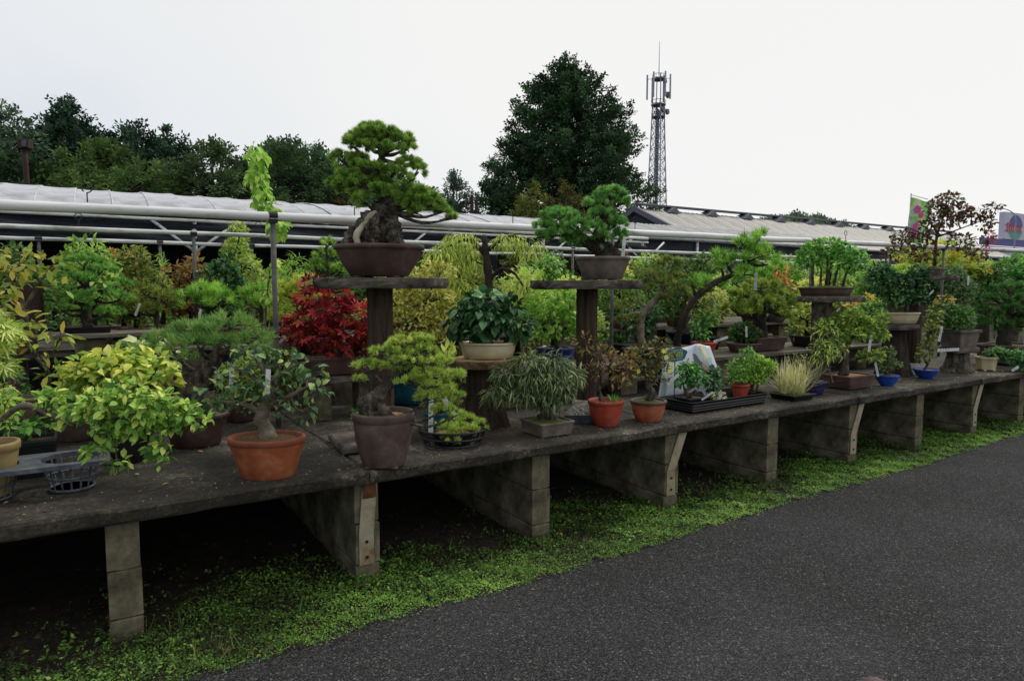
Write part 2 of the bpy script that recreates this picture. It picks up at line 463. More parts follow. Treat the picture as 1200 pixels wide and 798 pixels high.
def scatter(a, tpl, pos, d, nh, size, tint=None, mi=0):
    V, F = TPL[tpl] if isinstance(tpl, str) else tpl
    N = len(pos)
    if N == 0: return
    R = frames(d, nh) * np.broadcast_to(size, (N,))[:, None, None]
    W = np.einsum('nij,vj->nvi', R, V) + pos[:, None, :]
    k = len(V)
    off = (np.arange(N) * k)[:, None, None]
    t = rng.random(N) if tint is None else tint
    a.add(W.reshape(-1, 3), [(f[None] + off).reshape(-1, f.shape[1]) for f in F], np.repeat(t, k), mi)

def in_pad(pad, n, shell=0.5, up=0.0):
    """Points in an ellipsoid (x, z, y, rx, rz, ry); shell pulls them to its skin, up drops the lower part."""
    x, z, y, rx, rz, ry = pad
    d = norm(rng.normal(size=(n, 3)))
    if up: d[:, 2] = np.where(rng.random(n) < up, np.abs(d[:, 2]), d[:, 2])
    r = rng.random(n) ** (1 / 3.0); r = shell + (1 - shell) * r
    p = d * r[:, None]
    return np.array([x, y, z]) + p * np.array([rx, ry, rz]), d

def fol_pine(a, pads, size, balls=9, needles=110, up=0.85, flat=0.6, w=0.035):
    tpl = T_needle(w * 1.25)
    for pad in pads:
        nb = max(4, int(1.35 * balls * (pad[3] * pad[4] + pad[3] * pad[5]) / (2 * (size * 2.2) ** 2)))
        c, d = in_pad(pad[:3] + tuple(np.array(pad[3:]) * .9), nb, 0.55, up)
        for i in range(nb):
            ax = norm(d[i] * 0.7 + np.array([0, 0, flat]))
            v = norm(rng.normal(size=(needles, 3)) * 0.62 + ax)
            base = c[i] + rng.normal(size=(needles, 3)) * size * 0.16
            t = np.clip(rng.normal(0.5 + rng.normal(0, .13), 0.2, needles), 0, 1)
            scatter(a, tpl, base, v, rng.normal(size=(needles, 3)), size * rng.uniform(.6, 1.1, needles), t)

def fol_leaf(pads, kind, n, size, shell=0.45, droop=0.3, spread=0.8, up=0.3):
    vol = np.array([p[3] * p[4] * p[5] for p in pads]) ** (0.75); vol = vol / vol.sum()
    P, D, H, S = [], [], [], []
    for pad, k in zip(pads, np.maximum(1, (vol * n).astype(int))):
        p, d = in_pad(tuple(pad[:3]) + tuple(np.array(pad[3:]) * .92), k, shell, up)
        dd = d * 0.8 + rng.normal(size=(k, 3)) * spread * 0.6; dd[:, 2] -= droop
        h = np.array([0, 0, 1.0]) + d * 0.5 + rng.normal(size=(k, 3)) * 0.45
        P.append(p); D.append(dd); H.append(h); S.append(size * rng.uniform(.6, 1.15, k))
    return np.concatenate(P), np.concatenate(D), np.concatenate(H), np.concatenate(S)

LEAFMESH = {}
def leaf_objects(parent, kind, P, D, H, S, m, name='leaf'):
    key = (kind, m.name)
    if key not in LEAFMESH:
        V, F = TPL[kind]; LEAFMESH[key] = Acc().add(V, F).mesh('leaf', [m], False)
    me = LEAFMESH[key]
    R = frames(D, H)
    for i in range(len(P)):
        o = bpy.data.objects.new(name, me); COL.objects.link(o); o.parent = parent
        mt = Matrix(R[i].tolist()).to_4x4(); mt = Matrix.Translation(P[i].tolist()) @ mt @ Matrix.Scale(float(S[i]), 4)
        o.matrix_local = mt

# ------------------------------------------------------------------ pots, trunks, whole bonsai
def make_pot(parent, shape, rx, h, m, taper=0.75, ry=None, lip=0.06, rot=0.0, soil='soil', feet=0.0, mound=0.0, z0=0.0, flare=0.5, rim_m=None, soilz=0.9):
    ry = ry or rx
    a = Acc()
    zb = z0 + feet
    t = 1 - max(0.07, 0.008 / max(rx, .02))
    mid = taper + (1 - taper) * flare
    L = 1 + lip
    lo = 0.84 * h
    loft(a, shape, [(rx * taper * .96, ry * taper * .96, zb), (rx * taper, ry * taper, zb + .02 * h), (rx * mid, ry * mid, zb + .45 * h), (rx, ry, zb + lo)], cap1=False)
    mi = 1 if rim_m else 0
    loft(a, shape, [(rx, ry, zb + lo), (rx * L, ry * L, zb + lo + .015 * h), (rx * L * 1.005, ry * L * 1.005, zb + .96 * h), (rx * (L - .015), ry * (L - .015), zb + h),
                    (rx * t, ry * t, zb + h), (rx * t * .97, ry * t * .97, zb + h * .7)], mi=mi, cap0=False, cap1=False)
    if feet:
        for k in range(4):
            an = PI / 4 + k * PI / 2; cx, cy = rx * taper * .72 * math.cos(an) * 1.1, ry * taper * .72 * math.sin(an) * 1.1
            box(a, cx - rx * .14, cx + rx * .14, cy - ry * .14, cy + ry * .14, z0, zb + .01 * h)
    a.obj('pot', [m] + ([rim_m] if rim_m else []), parent, smooth=(shape not in ('rect', 'hex')), rot=(0, 0, rot))
    s = Acc(); zs = zb + h * soilz; k = t * .985
    loft(s, shape, [(rx * k, ry * k, zs - .05 * h), (rx * k, ry * k, zs), (rx * k * .7, ry * k * .7, zs + mound * .55 + .01 * h), (rx * k * .35, ry * k * .35, zs + mound), ], jit=0.012)
    s.obj('moss' if soil == 'moss' else 'soil', M[soil], parent, smooth=True, rot=(0, 0, rot))
    return zs

def make_label(parent, x, z, y, L, w, lean=0.0, ang=0.0, marks=4, hang=False):
    a = Acc(); box(a, -w / 2, w / 2, -.0012, .0012, 0, L, 0)
    if marks:
        for k in range(marks):
            zz = L * (.12 + .5 * k / marks)
            for q in range(3):
                dx = rng.uniform(-.3, .3) * w; ww = rng.uniform(.08, .3) * w; hh = rng.uniform(.01, .03) * L
                box(a, dx - ww / 2, dx + ww / 2, -.002, -.0013, zz + rng.uniform(0, .03) * L, zz + hh + rng.uniform(0.01, .03) * L, 1)
    a.obj('plant_label', [M['white'], M['ink']], parent, loc=(x, y, z), rot=(ang, lean, 0))

def near(pts, p): return pts[np.argmin(np.linalg.norm(pts - p, axis=1))]

def bonsai(name, label, loc, u, cat='bonsai', pot=None, trunk=None, pads=(), fol=None, tags=(), bark='bark', group=None, twigs=2, jit=0.12, trunks=(), sepads=False, rotz=-YAW, branch_r=1.6, extra=None):
    """Everything in units u (metres), local x to the viewer's right, y away, z up; base of the pot at the origin."""
    t = thing(name, label, cat, loc, rotz, group)
    zs = 0.0
    if pot:
        p = dict(pot); p['rx'] *= u; p['h'] *= u
        if 'ry' in p: p['ry'] *= u
        for k in ('feet', 'mound'):
            if k in p: p[k] *= u
        p['m'] = M[p['m']]
        if p.get('rim_m'): p['rim_m'] = M[p['rim_m']]
        zs = make_pot(t, **p)
    alltr = [trunk] if trunk else []
    alltr += list(trunks)
    TP = []
    a = Acc()
    for tr in alltr:
        P = np.array([(q[0], q[2] if len(q) > 3 else 0, q[1]) for q in tr], float) * u
        r = np.array([q[-1] for q in tr], float) * u
        tube(a, P, r, 10, len(tr) * 5, jit)
        TP.append(catmull(P, len(tr) * 6))
    pads = [tuple(np.array(p, float) * u) for p in pads]
    if TP:
        TP = np.concatenate(TP)
        for p in pads:
            c = np.array([p[0], p[2], p[1]])
            s = near(TP, c - np.array([0, 0, p[4] * .8]))
            mid = (s + c) / 2 + np.array([0, 0, -.12 * np.linalg.norm(c - s)]) + rng.normal(0, .05, 3) * np.linalg.norm(c - s)
            if np.linalg.norm(c - s) > 2 * u:
                tube(a, [s, mid, c], np.array([1.5, 1, .5]) * branch_r * u * .8, 6, 9, .1)
            for k in range(twigs):
                e, _ = in_pad(p, 1, .4); e = e[0]
                tube(a, [mid * .4 + c * .6, (c + e) / 2 + rng.normal(0, .08, 3) * p[3], e], np.array([.7, .5, .25]) * branch_r * u * .6, 5, 7)
        a.obj('trunk', M[bark], t, smooth=True)
    if fol:
        f = dict(fol); kind = f.pop('kind'); cols = f.pop('cols'); objs = f.pop('objs', 0); size = f.pop('size') * u
        tr_ = f.pop('trans', .38); ro = f.pop('rough', .5)
        m = leaf_mat(cols, False, tr_, ro)
        if kind == 'pine':
            if sepads:
                for p in pads:
                    b = Acc(); fol_pine(b, [p], size, **f); b.obj('foliage_pad', m, t, kind='stuff')
            else:
                b = Acc(); fol_pine(b, pads, size, **f); b.obj('crown', m, t, kind='stuff')
        else:
            n = f.pop('n')
            P, D, H, S = fol_leaf(pads, kind, n, size, **f)
            if objs:
                # the leaves nearest the viewer's side are separate pieces
                order = np.argsort(P[:, 1]); 
                io, ir = order[:objs], order[objs:]
                leaf_objects(t, kind, P[io], D[io], H[io], S[io], leaf_mat(cols, True, tr_, ro))
            else: ir = np.arange(len(P))
            b = Acc(); scatter(b, kind, P[ir], D[ir], H[ir], S[ir]); b.obj('crown', m, t, kind='stuff')
    for tg in tags: make_label(t, tg[0] * u, tg[1] * u, tg[2] * u, tg[3] * u, tg[4] * u, *tg[5:])
    if extra: extra(t, u, zs)
    return t

# ------------------------------------------------------------------ setting: ground, asphalt, moss strip
def edge_y(x): return 3.09 + 0.028 * x + 0.018 * np.sin(x * 1.7) + 0.012 * np.sin(x * 5.3 + 1)
a = Acc(); g = 900
a.add([(-g, -g, -.03), (g, -g, -.03), (g, g, -.03), (-g, g, -.03)], np.array([[0, 1, 2, 3]]))
a.obj('ground', M['soilground'], kind='structure')
xs = np.concatenate([[-40, -6], np.arange(-3, 16, .12), np.arange(16, 60, 2), [120]])
ey = np.where((xs > -4) & (xs < 18), edge_y(np.clip(xs, -4, 18)), edge_y(np.clip(xs, -4, 18)))
a = Acc()
V = np.concatenate([np.column_stack([xs, ey, np.full(len(xs), .0)]), np.column_stack([xs, np.full(len(xs), -60.), np.full(len(xs), .0)]), np.column_stack([xs, ey + .02, np.full(len(xs), -.03)])])
i = np.arange(len(xs) - 1); N = len(xs)
a.add(V, [np.column_stack([N + i, N + i + 1, i + 1, i]), np.column_stack([i, i + 1, 2 * N + i + 1, 2 * N + i])])
a.obj('asphalt', M['asphalt'], kind='structure')
# bare earth bank under the benches, slightly uneven
nx, ny = 150, 26
gx, gy = np.meshgrid(np.linspace(-4, 17, nx), np.linspace(0, 1, ny))
Y = edge_y(gx) - .02 + gy * (6.4 - edge_y(gx))
Z = -.012 + .028 * np.sin(gx * 3.1 + gy * 9) * np.minimum(1, gy * 5) * .4 + rng.normal(0, .006, gx.shape) + np.minimum(gy * 4, 1) * .02
Z[0] = -.02
V = np.column_stack([gx.ravel(), Y.ravel(), Z.ravel()])
ii, kk = np.meshgrid(np.arange(nx - 1), np.arange(ny - 1)); q = (kk * nx + ii).ravel()
Acc().add(V, np.column_stack([q, q + 1, q + nx + 1, q + nx])).obj('soil_strip', M['soilground'], smooth=True, kind='structure')
# moss and small weeds: thick along the asphalt, thinning in the dark under the bench
n = 230000
x = rng.random(n) ** 1.35 * 18 - 3.2
t = rng.beta(1.0, 2.0, n)
y = edge_y(x) - .05 + t * 1.35 + rng.normal(0, .016, n)
patch = np.sin(x * 2.7 + y * 3.1) + np.sin(x * 6.1 - y * 7.7 + 2) * .7 + np.sin(x * 13 + y * 11) * .5
keep = rng.random(n) < np.clip(1.5 - (y - edge_y(x)) * 1.55 + patch * .4, 0.03, 1)
x, y, patch = x[keep], y[keep], patch[keep]; n = len(x)
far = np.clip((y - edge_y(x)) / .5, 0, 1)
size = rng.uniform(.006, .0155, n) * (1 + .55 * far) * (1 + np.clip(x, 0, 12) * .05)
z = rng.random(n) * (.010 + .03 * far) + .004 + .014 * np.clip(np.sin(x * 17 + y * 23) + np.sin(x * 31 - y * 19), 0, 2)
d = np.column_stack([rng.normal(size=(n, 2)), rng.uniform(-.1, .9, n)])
tint = np.clip(.66 + patch * .13 - far * .34 + rng.normal(0, .16, n), 0, 1)  # tint falls towards the bench: its shade is put into the leaf colour
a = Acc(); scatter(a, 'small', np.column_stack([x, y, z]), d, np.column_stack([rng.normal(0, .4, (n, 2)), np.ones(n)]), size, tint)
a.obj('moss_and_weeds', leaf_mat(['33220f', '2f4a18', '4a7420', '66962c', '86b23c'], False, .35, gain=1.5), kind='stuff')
n = 2600
x = rng.random(n) ** 1.2 * 13 - 2.2; y = edge_y(x) + rng.beta(1.2, 1.8, n) * .95 - .03
keep = np.sin(x * 4.1 + 2) + np.sin(x * 9.3 - y * 8) > rng.normal(.2, .6, n); x, y = x[keep], y[keep]
a = Acc()
for k in range(5):                                        # rosettes of rounder weed leaves
    an = rng.random(len(x)) * 2 * PI
    scatter(a, 'oval', np.column_stack([x, y, np.full(len(x), .02) + rng.random(len(x)) * .03]), np.column_stack([np.cos(an), np.sin(an), rng.uniform(.1, 1.0, len(x))]), np.column_stack([rng.normal(0, .3, (len(x), 2)), np.ones(len(x))]), rng.uniform(.012, .028, len(x)))
a.obj('broadleaf_weeds', leaf_mat(['28481a', '3f6a1e', '5a8828', '7a9e36'], False, .3, gain=1.4), kind='stuff')
n = 5200
x = rng.random(n) ** 1.2 * 13 - 2.2; y = edge_y(x) + rng.beta(1.0, 2.4, n) * .9 - .04
keep = np.sin(x * 3.3) + np.sin(x * 7.9 + y * 5 + 1) > rng.normal(.5, .5, n); x, y = x[keep], y[keep]; n = len(x)
a = Acc(); scatter(a, 'needle', np.column_stack([x, y, np.full(n, .0)]), np.column_stack([rng.normal(0, .5, (n, 2)), np.ones(n)]), rng.normal(size=(n, 3)), rng.uniform(.04, .11, n))
a.obj('grass', leaf_mat(['4a4a20', '3f6422', '5c8430', '8a8a48'], False, .3, gain=1.2), kind='stuff')
n = 700                                                   # leaves and crumbs blown onto the edge of the asphalt
x = rng.uniform(-1, 12, n); y = edge_y(x) - rng.exponential(.09, n)
a = Acc(); scatter(a, 'oval', np.column_stack([x, y, rng.uniform(.002, .008, n)]), np.column_stack([rng.normal(size=(n, 2)), rng.normal(0, .05, n)]), np.column_stack([rng.normal(0, .15, (n, 2)), np.ones(n)]), rng.uniform(.006, .026, n))
a.obj('blown_leaves', leaf_mat(['2f2216', '4d3a24', '6b5a34', '5c6a30'], False, .1, gain=1.0), kind='stuff')
# dead leaves and grit on the earth
n = 800
x = rng.uniform(-2, 12, n); y = edge_y(x) + rng.random(n) ** .7 * 1.6 - .02
a = Acc(); scatter(a, 'oval', np.column_stack([x, y, rng.uniform(.015, .035, n)]), np.column_stack([rng.normal(size=(n, 2)), rng.normal(0, .15, n)]), np.column_stack([rng.normal(0, .3, (n, 2)), np.ones(n)]), rng.uniform(.015, .05, n))
a.obj('leaf_litter', leaf_mat(['1c130c', '33231a', '4a3320', '5c4c38'], False, .1, gain=.8), kind='stuff')
n = 500
x = rng.uniform(-2, 13, n); y = edge_y(x) + rng.random(n) * 1.8
a = Acc()
V, F = TPL['clump']
ico = np.array([(0, 0, 1), (.9, 0, .2), (.28, .85, .2), (-.72, .53, .25), (-.72, -.53, .15), (.28, -.85, .2), (0, 0, -.4)])
icf = [np.array([(0, 1, 2), (0, 2, 3), (0, 3, 4), (0, 4, 5), (0, 5, 1), (6, 2, 1), (6, 3, 2), (6, 4, 3), (6, 5, 4), (6, 1, 5)])]
scatter(a, (ico, icf), np.column_stack([x, y, np.full(n, .012)]), np.column_stack([rng.normal(size=(n, 2)), rng.normal(0, .1, n)]), np.tile([0, 0, 1.], (n, 1)), rng.uniform(.006, .022, n))
a.obj('gravel', mat('earth_grit', '2c2822', '5a544a', scale=30, bump=.5, rough=.9), kind='stuff')

# ------------------------------------------------------------------ front display bench
LEGS = [0.06 + 1.2 * k for k in range(-2, 12)]
bench = thing('display_bench', 'long weathered concrete plant bench on block walls beside the asphalt', 'bench', (0, 3.53, 0))
JO = [1.26 + 2.4 * k for k in range(-2, 6)]
for r, (y0, y1) in enumerate(((0, 1.07), (1.076, 2.2))):
    for k in range(len(JO) - 1):
        a = Acc(); dz = rng.uniform(-.003, .003)
        rbox(a, JO[k] + .003, JO[k + 1] - .003, y0 + (rng.uniform(-.012, .012) if r == 0 else 0), y1, .592, .665 + dz - r * .004, .012, wob=.0035, nx=24)
        a.obj('slab', M['slab'], bench)
blk = []
for k in range(3):
    z0, z1 = ((-.09, .11), (.114, .352), (.356, .59))[k]
    a = Acc(); rbox(a, -.07, .07, 0, .392, z0, z1, .006, wob=.003, nx=2); blk.append(a.mesh('block', [M['block']]))
for k, X in enumerate(LEGS):
    w = link('support_wall', None, bench, (X, .045, 0))
    for c in range(3):
        for q in range(5 if c != 1 else 4):
            o = link('block', blk[c], w, (rng.uniform(-.003, .003), q * .398 + (.0 if c != 1 else .0) + rng.uniform(0, .006), 0))
            o.scale = (1, 1 if c != 1 or q else 1, 1)
for X, lean in ((1.26, .025), (3.66, .12), (6.06, .12), (8.46, .13)):
    a = Acc()
    y = .036
    w = .043
    b = [(X - .01, .115), (X - .01, .30), (X - .01 + lean, .588)]
    for (xa, za), (xb, zb) in zip(b[:-1], b[1:]):
        v = [(xa - w, y, za), (xa + w, y, za), (xb + w, y, zb), (xb - w, y, zb)]
        v += [(p[0], y + .006, p[2]) for p in v]
        a.add(v, [np.array([(0, 1, 2, 3), (7, 6, 5, 4), (0, 4, 5, 1), (1, 5, 6, 2), (2, 6, 7, 3), (3, 7, 4, 0)])])
    s = a.obj('strap', M['ruststrap'] if X in (99,) else M['strap'], bench)
    for zz in (.16, .25):
        c = Acc(); tube(c, [(X - .01, y - .008, zz), (X - .01, y + .001, zz)], .009, 8, straight=True); c.obj('bolt', M['darkmetal'], s)
    if lean < .1:
        a = Acc(); rbox(a, X - .03, X + .05, y - .004, y - .0005, .50, .585, .001); a.obj('rust_patch', M['ruststrap'], s)

# second tier: low plank shelf on blocks standing on the bench, and the rear staging
def plank_shelf(name, label, x0, x1, y0, y1, z, nrow, lens, th=.035, under=None, m='wood'):
    t = thing(name, label, 'shelf', (x0, y0, 0))
    dy = (y1 - y0) / nrow
    for r in range(nrow):
        x = 0 - rng.uniform(0, .5)
        while x < x1 - x0:
            L = lens * rng.uniform(.8, 1.2)
            a = Acc(); zz = z + rng.uniform(-.006, .004)
            rbox(a, x, min(x + L, x1 - x0) - .008, r * dy + .004, (r + 1) * dy - .006, zz - th, zz, .005, wob=.0025, nx=8)
            a.obj('plank', M[m], t); x += L
    base = under
    k = 0; x = .25
    while x < x1 - x0 - .1:
        for yy in (.05, (y1 - y0) - .25):
            a = Acc(); rbox(a, x - .1, x + .1, yy, yy + .19, base, z - th - .008, .006, wob=.002, nx=2); a.obj('block', M['block'], t)
        x += 1.3
    return t
plank_shelf('plank_shelf', 'grey plank shelf raised on blocks at the back of the concrete bench', 2.75, 9.5, 4.72, 5.55, .965, 4, 1.8, under=.664)
plank_shelf('rear_staging', 'low wide plank staging under the crowd of plants behind the pipes', -3.5, 25.0, 6.05, 7.5, 1.2, 7, 2.2, under=-.03)
plank_shelf('step_plank', 'old grey planks carrying the brown wooden box', -1.6, .55, 5.85, 6.35, 1.345, 3, 1.3, under=1.195)

# ------------------------------------------------------------------ pipe frames
def hook(t, x, y, z, r=.028):
    a = Acc(); th = np.linspace(-.5 * PI, 1.3 * PI, 14)
    tube(a, np.vstack([[(x, y, z)], [(x, y, z + .06)], np.column_stack([x + np.cos(th) * r, np.full(14, y), z + .06 + r + np.sin(th) * r])]), .004, 5, straight=True)
    a.obj('wire_hook', M['darkmetal'], t)
def pipe_frame(label, y, z, r, x0, x1, posts, hooks, m, zb, pr=.019, slope=0.0):
    t = thing('pipe_frame', label, 'pipe frame', (0, y, 0))
    a = Acc(); N = 40
    xs = np.linspace(x0, x1, N)
    tube(a, np.column_stack([xs, np.zeros(N), z + slope * xs + rng.normal(0, .004, N)]), r * (1 + rng.normal(0, .03, N)), 14, straight=True); a.obj('rail', M[m], t, smooth=True)
    z0_ = z
    for X in posts:
        z = z0_ + slope * X
        a = Acc(); tube(a, [(X, 0, zb), (X, 0, z - r * .6)], pr, 10, straight=True); a.obj('post', M['pole'], t, smooth=True)
        a = Acc(); tube(a, [(X - .03, 0, z), (X + .03, 0, z)], r * 1.06, 14, straight=True); box(a, X - .03, X + .03, -r * .8, r * .8, z - r * 1.5, z - r * .5); a.obj('clamp', M['darkmetal'], t)
    for X in hooks: hook(t, X, 0, z0_ + slope * X + r)
pipe_frame('thick white sleeved pipe rail above the concrete bench', 5.05, 2.195, .033, -4, 30, (1.11, 4.31, 7.5, 10.7), (-.02, 1.72, 3.16, 4.15, 4.6, 8.2), 'pipegrime', .664, slope=.0085)
pipe_frame('thinner pipe rail on posts above the rear staging', 7.0, 2.20, .021, -4, 26, (.81, 3.77, 5.3, 9.2, 12.5), (-.1, 1.4, 2.9, 4.4), 'pipe', 1.19, .017)
pipe_frame('thin lower pipe rail furthest behind the rear staging', 8.0, 2.165, .02, -4, 22, (-.45, .6, 1.52, 5.5, 9.5), (.0, 2.6), 'pipe', -.03, .015)

# ------------------------------------------------------------------ white tunnel greenhouse behind the pipes
tg = thing('tunnel_greenhouse', 'long greenhouse under white plastic film with black netting at its side', 'greenhouse', (0, 10, 0))
HX = np.arange(-9.0, 9.35, .42)
zr = lambda y: 2.66 + .57 * np.sin(np.clip(y / 6.0, 0, 1) * PI) ** .8
ys = np.linspace(0, 6, 15)
a = Acc(); V = []
us = np.linspace(0, 1, 5)
for u_ in us:
    sag = .013 * 4 * u_ * (1 - u_)
    V.append(np.column_stack([np.full(15, u_ * .42), ys, zr(ys) - sag + rng.normal(0, .004, 15)]))
V = np.concatenate(V); i, k = np.meshgrid(np.arange(14), np.arange(4)); q = (k * 15 + i).ravel()
a.add(V, np.column_stack([q, q + 15, q + 16, q + 1])); filmmesh = a.mesh('film_panel', [M['film']], True)
a = Acc(); tube(a, np.column_stack([np.zeros(15), ys, zr(ys) + .004]), .007, 6, straight=True); hoopmesh = a.mesh('hoop', [M['pipe']], True)
for X in HX:
    link('film_panel', filmmesh, tg, (X, 0, rng.uniform(-.012, .012)))
    link('hoop', hoopmesh, tg, (X, 0, 0))
for z, r in ((2.66, .03), (2.585, .022)):
    a = Acc(); tube(a, [(-9, -.06, z), (9.4, -.06, z)], r, 10, straight=True); a.obj('eave_rail', M['pipe'], tg, smooth=True)
# rolled and hanging shade net along the side, and a dark sheet added at the far side to darken the interior
def net_sheet(x0, x1, y, z0, z1, amp, nm, parent, n=120, m=14):
    gx, gz = np.meshgrid(np.linspace(x0, x1, n), np.linspace(z0, z1, m))
    yy = y + amp * np.sin(gx * 5 + gz * 9) * .5 + amp * np.sin(gx * 1.7 + gz * 31) + rng.normal(0, amp * .3, gx.shape)
    q = (np.arange(m - 1)[:, None] * n + np.arange(n - 1)[None]).ravel()
    Acc().add(np.column_stack([gx.ravel(), yy.ravel(), gz.ravel()]), np.column_stack([q, q + 1, q + n + 1, q + n])).obj(nm, M['net'], parent, smooth=True)
net_sheet(-9, 9.4, -.02, 2.30, 2.57, .035, 'side_net', tg)
net_sheet(-9, 9.4, 5.9, -.03, 2.68, .05, 'side_net', tg)
for X in (-4.6, -1.7, 1.17, 4.05, 6.9, 9.3):
    a = Acc(); tube(a, [(X, 0, -.03), (X, 0, 2.6)], .035, 10, straight=True); a.obj('post', M['pipe'], tg, smooth=True)
    for sx in (-1, 1):
        a = Acc(); tube(a, [(X + sx * .02, -.05, 2.18), (X + sx * .55, -.05, 2.6)], .02, 8, straight=True); a.obj('brace', M['pipe'], tg, smooth=True)

# ------------------------------------------------------------------ sheds on the far side
def shed(label, X0, X1, Y0, Y1, zl, zh, sheet, period, m, gable=True, back=None, frame_z=None, vent=False):
    t = thing('greenhouse_shed', label, 'shed', (X0, Y0, 0))
    L, D = X1 - X0, Y1 - Y0
    n = int(L / sheet)
    def panel(dy0, dy1, z0, z1):
        w = sheet; k = 13
        xs = np.linspace(0, w - .012, k); zz = .02 * np.sin(xs / period * 2 * PI)
        V = np.concatenate([np.column_stack([xs, np.full(k, dy0), z0 + zz]), np.column_stack([xs, np.full(k, dy1), z1 + zz])])
        i = np.arange(k - 1); return Acc().add(V, np.column_stack([i, i + 1, k + i + 1, k + i])).mesh('roof_sheet', [M[m]])
    me = panel(0, D, zl, zh)
    for k in range(n): link('roof_sheet', me, t, (k * sheet, 0, (k % 3) * .006))
    if back:
        me2 = panel(D + .06, D + back, zh, zl + .3)
        for k in range(n): link('roof_sheet', me2, t, (k * sheet, 0, (k % 3) * .006))
    a = Acc(); tube(a, [(0, 0, zl - .05), (L, 0, zl - .05)], .07, 8, straight=True); a.obj('gutter', M['pipe'], t, smooth=True)
    a = Acc()
    net = net_sheet(0, L, .15, .0, zl - .12, .04, 'side_net', t, 80, 6)
    for X in np.arange(.05, L, 3.0):
        a = Acc(); tube(a, [(X, .05, -.03), (X, .05, zl - .1)], .05, 8, straight=True); a.obj('post', M['pipe'], t, smooth=True)
    if gable:
        a = Acc(); bD = D + back
        for (ya, za), (yb, zb) in (((-.1, zl - .04), (D + .03, zh + .02)), ((D + .03, zh + .02), (bD, zl + .3))):
            v = [(-.12, ya, za - .16), (-.12, yb, zb - .16), (-.12, yb, zb + .1), (-.12, ya, za + .1)]; v += [(.06, p[1], p[2]) for p in v]
            a.add(v, [np.array([(0, 1, 2, 3), (7, 6, 5, 4), (0, 4, 5, 1), (1, 5, 6, 2), (2, 6, 7, 3), (3, 7, 4, 0)])])
        a.obj('verge_board', M['towerdark'], t)
        a = Acc(); V = [(.02, 0, 0), (.02, bD, 0), (.02, bD, zl + .2), (.02, D, zh - .15), (.02, 0, zl - .15)]; V += [(.08, p[1], p[2]) for p in V]
        a.add(V, [np.array([(0, 1, 2, 3, 4)]), np.array([(9, 8, 7, 6, 5)])]); a.obj('gable_wall', M['net'], t)
    if vent:
        a = Acc(); rbox(a, 0, L, D - .15, D + .2, zh + .18, zh + .26, .01); a.obj('ridge_cap', M['towerdark'], t)
        for X in np.arange(2.2, L, 2.75):
            a = Acc(); v = [(X - .42, D - .4, zh - .12), (X + .42, D - .4, zh - .12), (X, D - .4, zh + .15), (X - .35, D + .2, zh + .08), (X + .35, D + .2, zh + .08), (X, D + .2, zh + .2)]
            a.add(v, [np.array([(0, 1, 2), (5, 4, 3)]), np.array([(0, 2, 5, 3), (1, 4, 5, 2)])]); a.obj('ridge_vent', M['towerdark'], t)
shed('big shed roofed in grey corrugated sheets with ridge vents below the mast', 21.9, 52, 20.2, 24, 3.72, 5.42, 1.1, .13, 'filmold', True, 3.2, vent=True)
shed('low lean-to roof of pale sheets in front of the grey shed', 14.4, 27.5, 16.0, 18.6, 3.36, 4.05, .9, .11, 'filmlight', False)

# ------------------------------------------------------------------ trees beyond the nursery
def tree(label, loc, prof, tips, per, leaf, cols, name='tree', gain=2.5, trunk_r=.25, blen=1.4, rise=.35, fill=.25, flat=1.0, group=None, spread=.32, tpl='clump', squash=.9):
    """prof: list of (height, half width); tips sit on that envelope and carry leafy twigs."""
    t = thing(name, label, 'tree', loc, rng.uniform(0, 6), group)
    hs = np.array([p[0] for p in prof], float); ws = np.array([p[1] for p in prof], float)
    H = hs[-1]
    a = Acc()
    tube(a, [(0, 0, -.2), (.1, .05, H * .3), (-.1, 0, H * .6), (0, 0, H * .93)], [trunk_r * 1.3, trunk_r, trunk_r * .6, trunk_r * .12], 9, 14, .06)
    # tips
    hh = np.interp(rng.random(tips), np.cumsum(np.concatenate([[0], (ws[:-1] + ws[1:]) / 2 * np.diff(hs) + 1e-6])) / np.sum((ws[:-1] + ws[1:]) / 2 * np.diff(hs) + 1e-6), hs)
    w = np.interp(hh, hs, ws)
    an = rng.random(tips) * 2 * PI
    rr = w * rng.uniform(.78, 1.06, tips) * (1 - .1 * np.sin(an * 3 + hh))
    nf = int(tips * fill); rr[:nf] *= np.sqrt(rng.random(nf))
    tip = np.column_stack([np.cos(an) * rr, np.sin(an) * rr * squash, hh])
    out = np.column_stack([np.cos(an), np.sin(an), np.full(tips, rise) + np.clip((hh / H - .75) * 4, 0, 1.5)]); out = norm(out)
    for k in rng.choice(tips, min(34, tips), replace=False):
        b0 = np.array([0, 0, max(H * .12, tip[k, 2] - rr[k] * .5)])
        tube(a, [b0, (b0 + tip[k]) / 2 + (0, 0, .1 * rr[k]), tip[k]], [trunk_r * .35, trunk_r * .22, trunk_r * .06], 5, 7)
    a.obj('trunk', M['barkdark'], t, smooth=True)
    s = np.repeat(np.arange(tips), per); n = len(s)
    u = rng.random(n)
    L = (blen * rng.uniform(.6, 1.3, tips))[s]
    sp = spread * L * (1.15 - u)
    P = tip[s] - out[s] * (L * (1 - u) * 1.0)[:, None] + rng.normal(size=(n, 3)) * sp[:, None] * np.array([1, 1, flat * .7])
    D = out[s] * .9 + rng.normal(size=(n, 3)) * .6
    Hn = np.array([0, 0, 1.]) + out[s] * .4 + rng.normal(size=(n, 3)) * .5
    tint = np.clip(rng.random(tips)[s] * .6 + rng.random(n) * .4, 0, 1)
    b = Acc(); scatter(b, tpl, P, D, Hn, leaf * rng.uniform(.6, 1.3, n), tint)
    b.obj('crown', leaf_mat(cols, False, .3, .8, .1, gain=gain), t, kind='stuff')
    return t
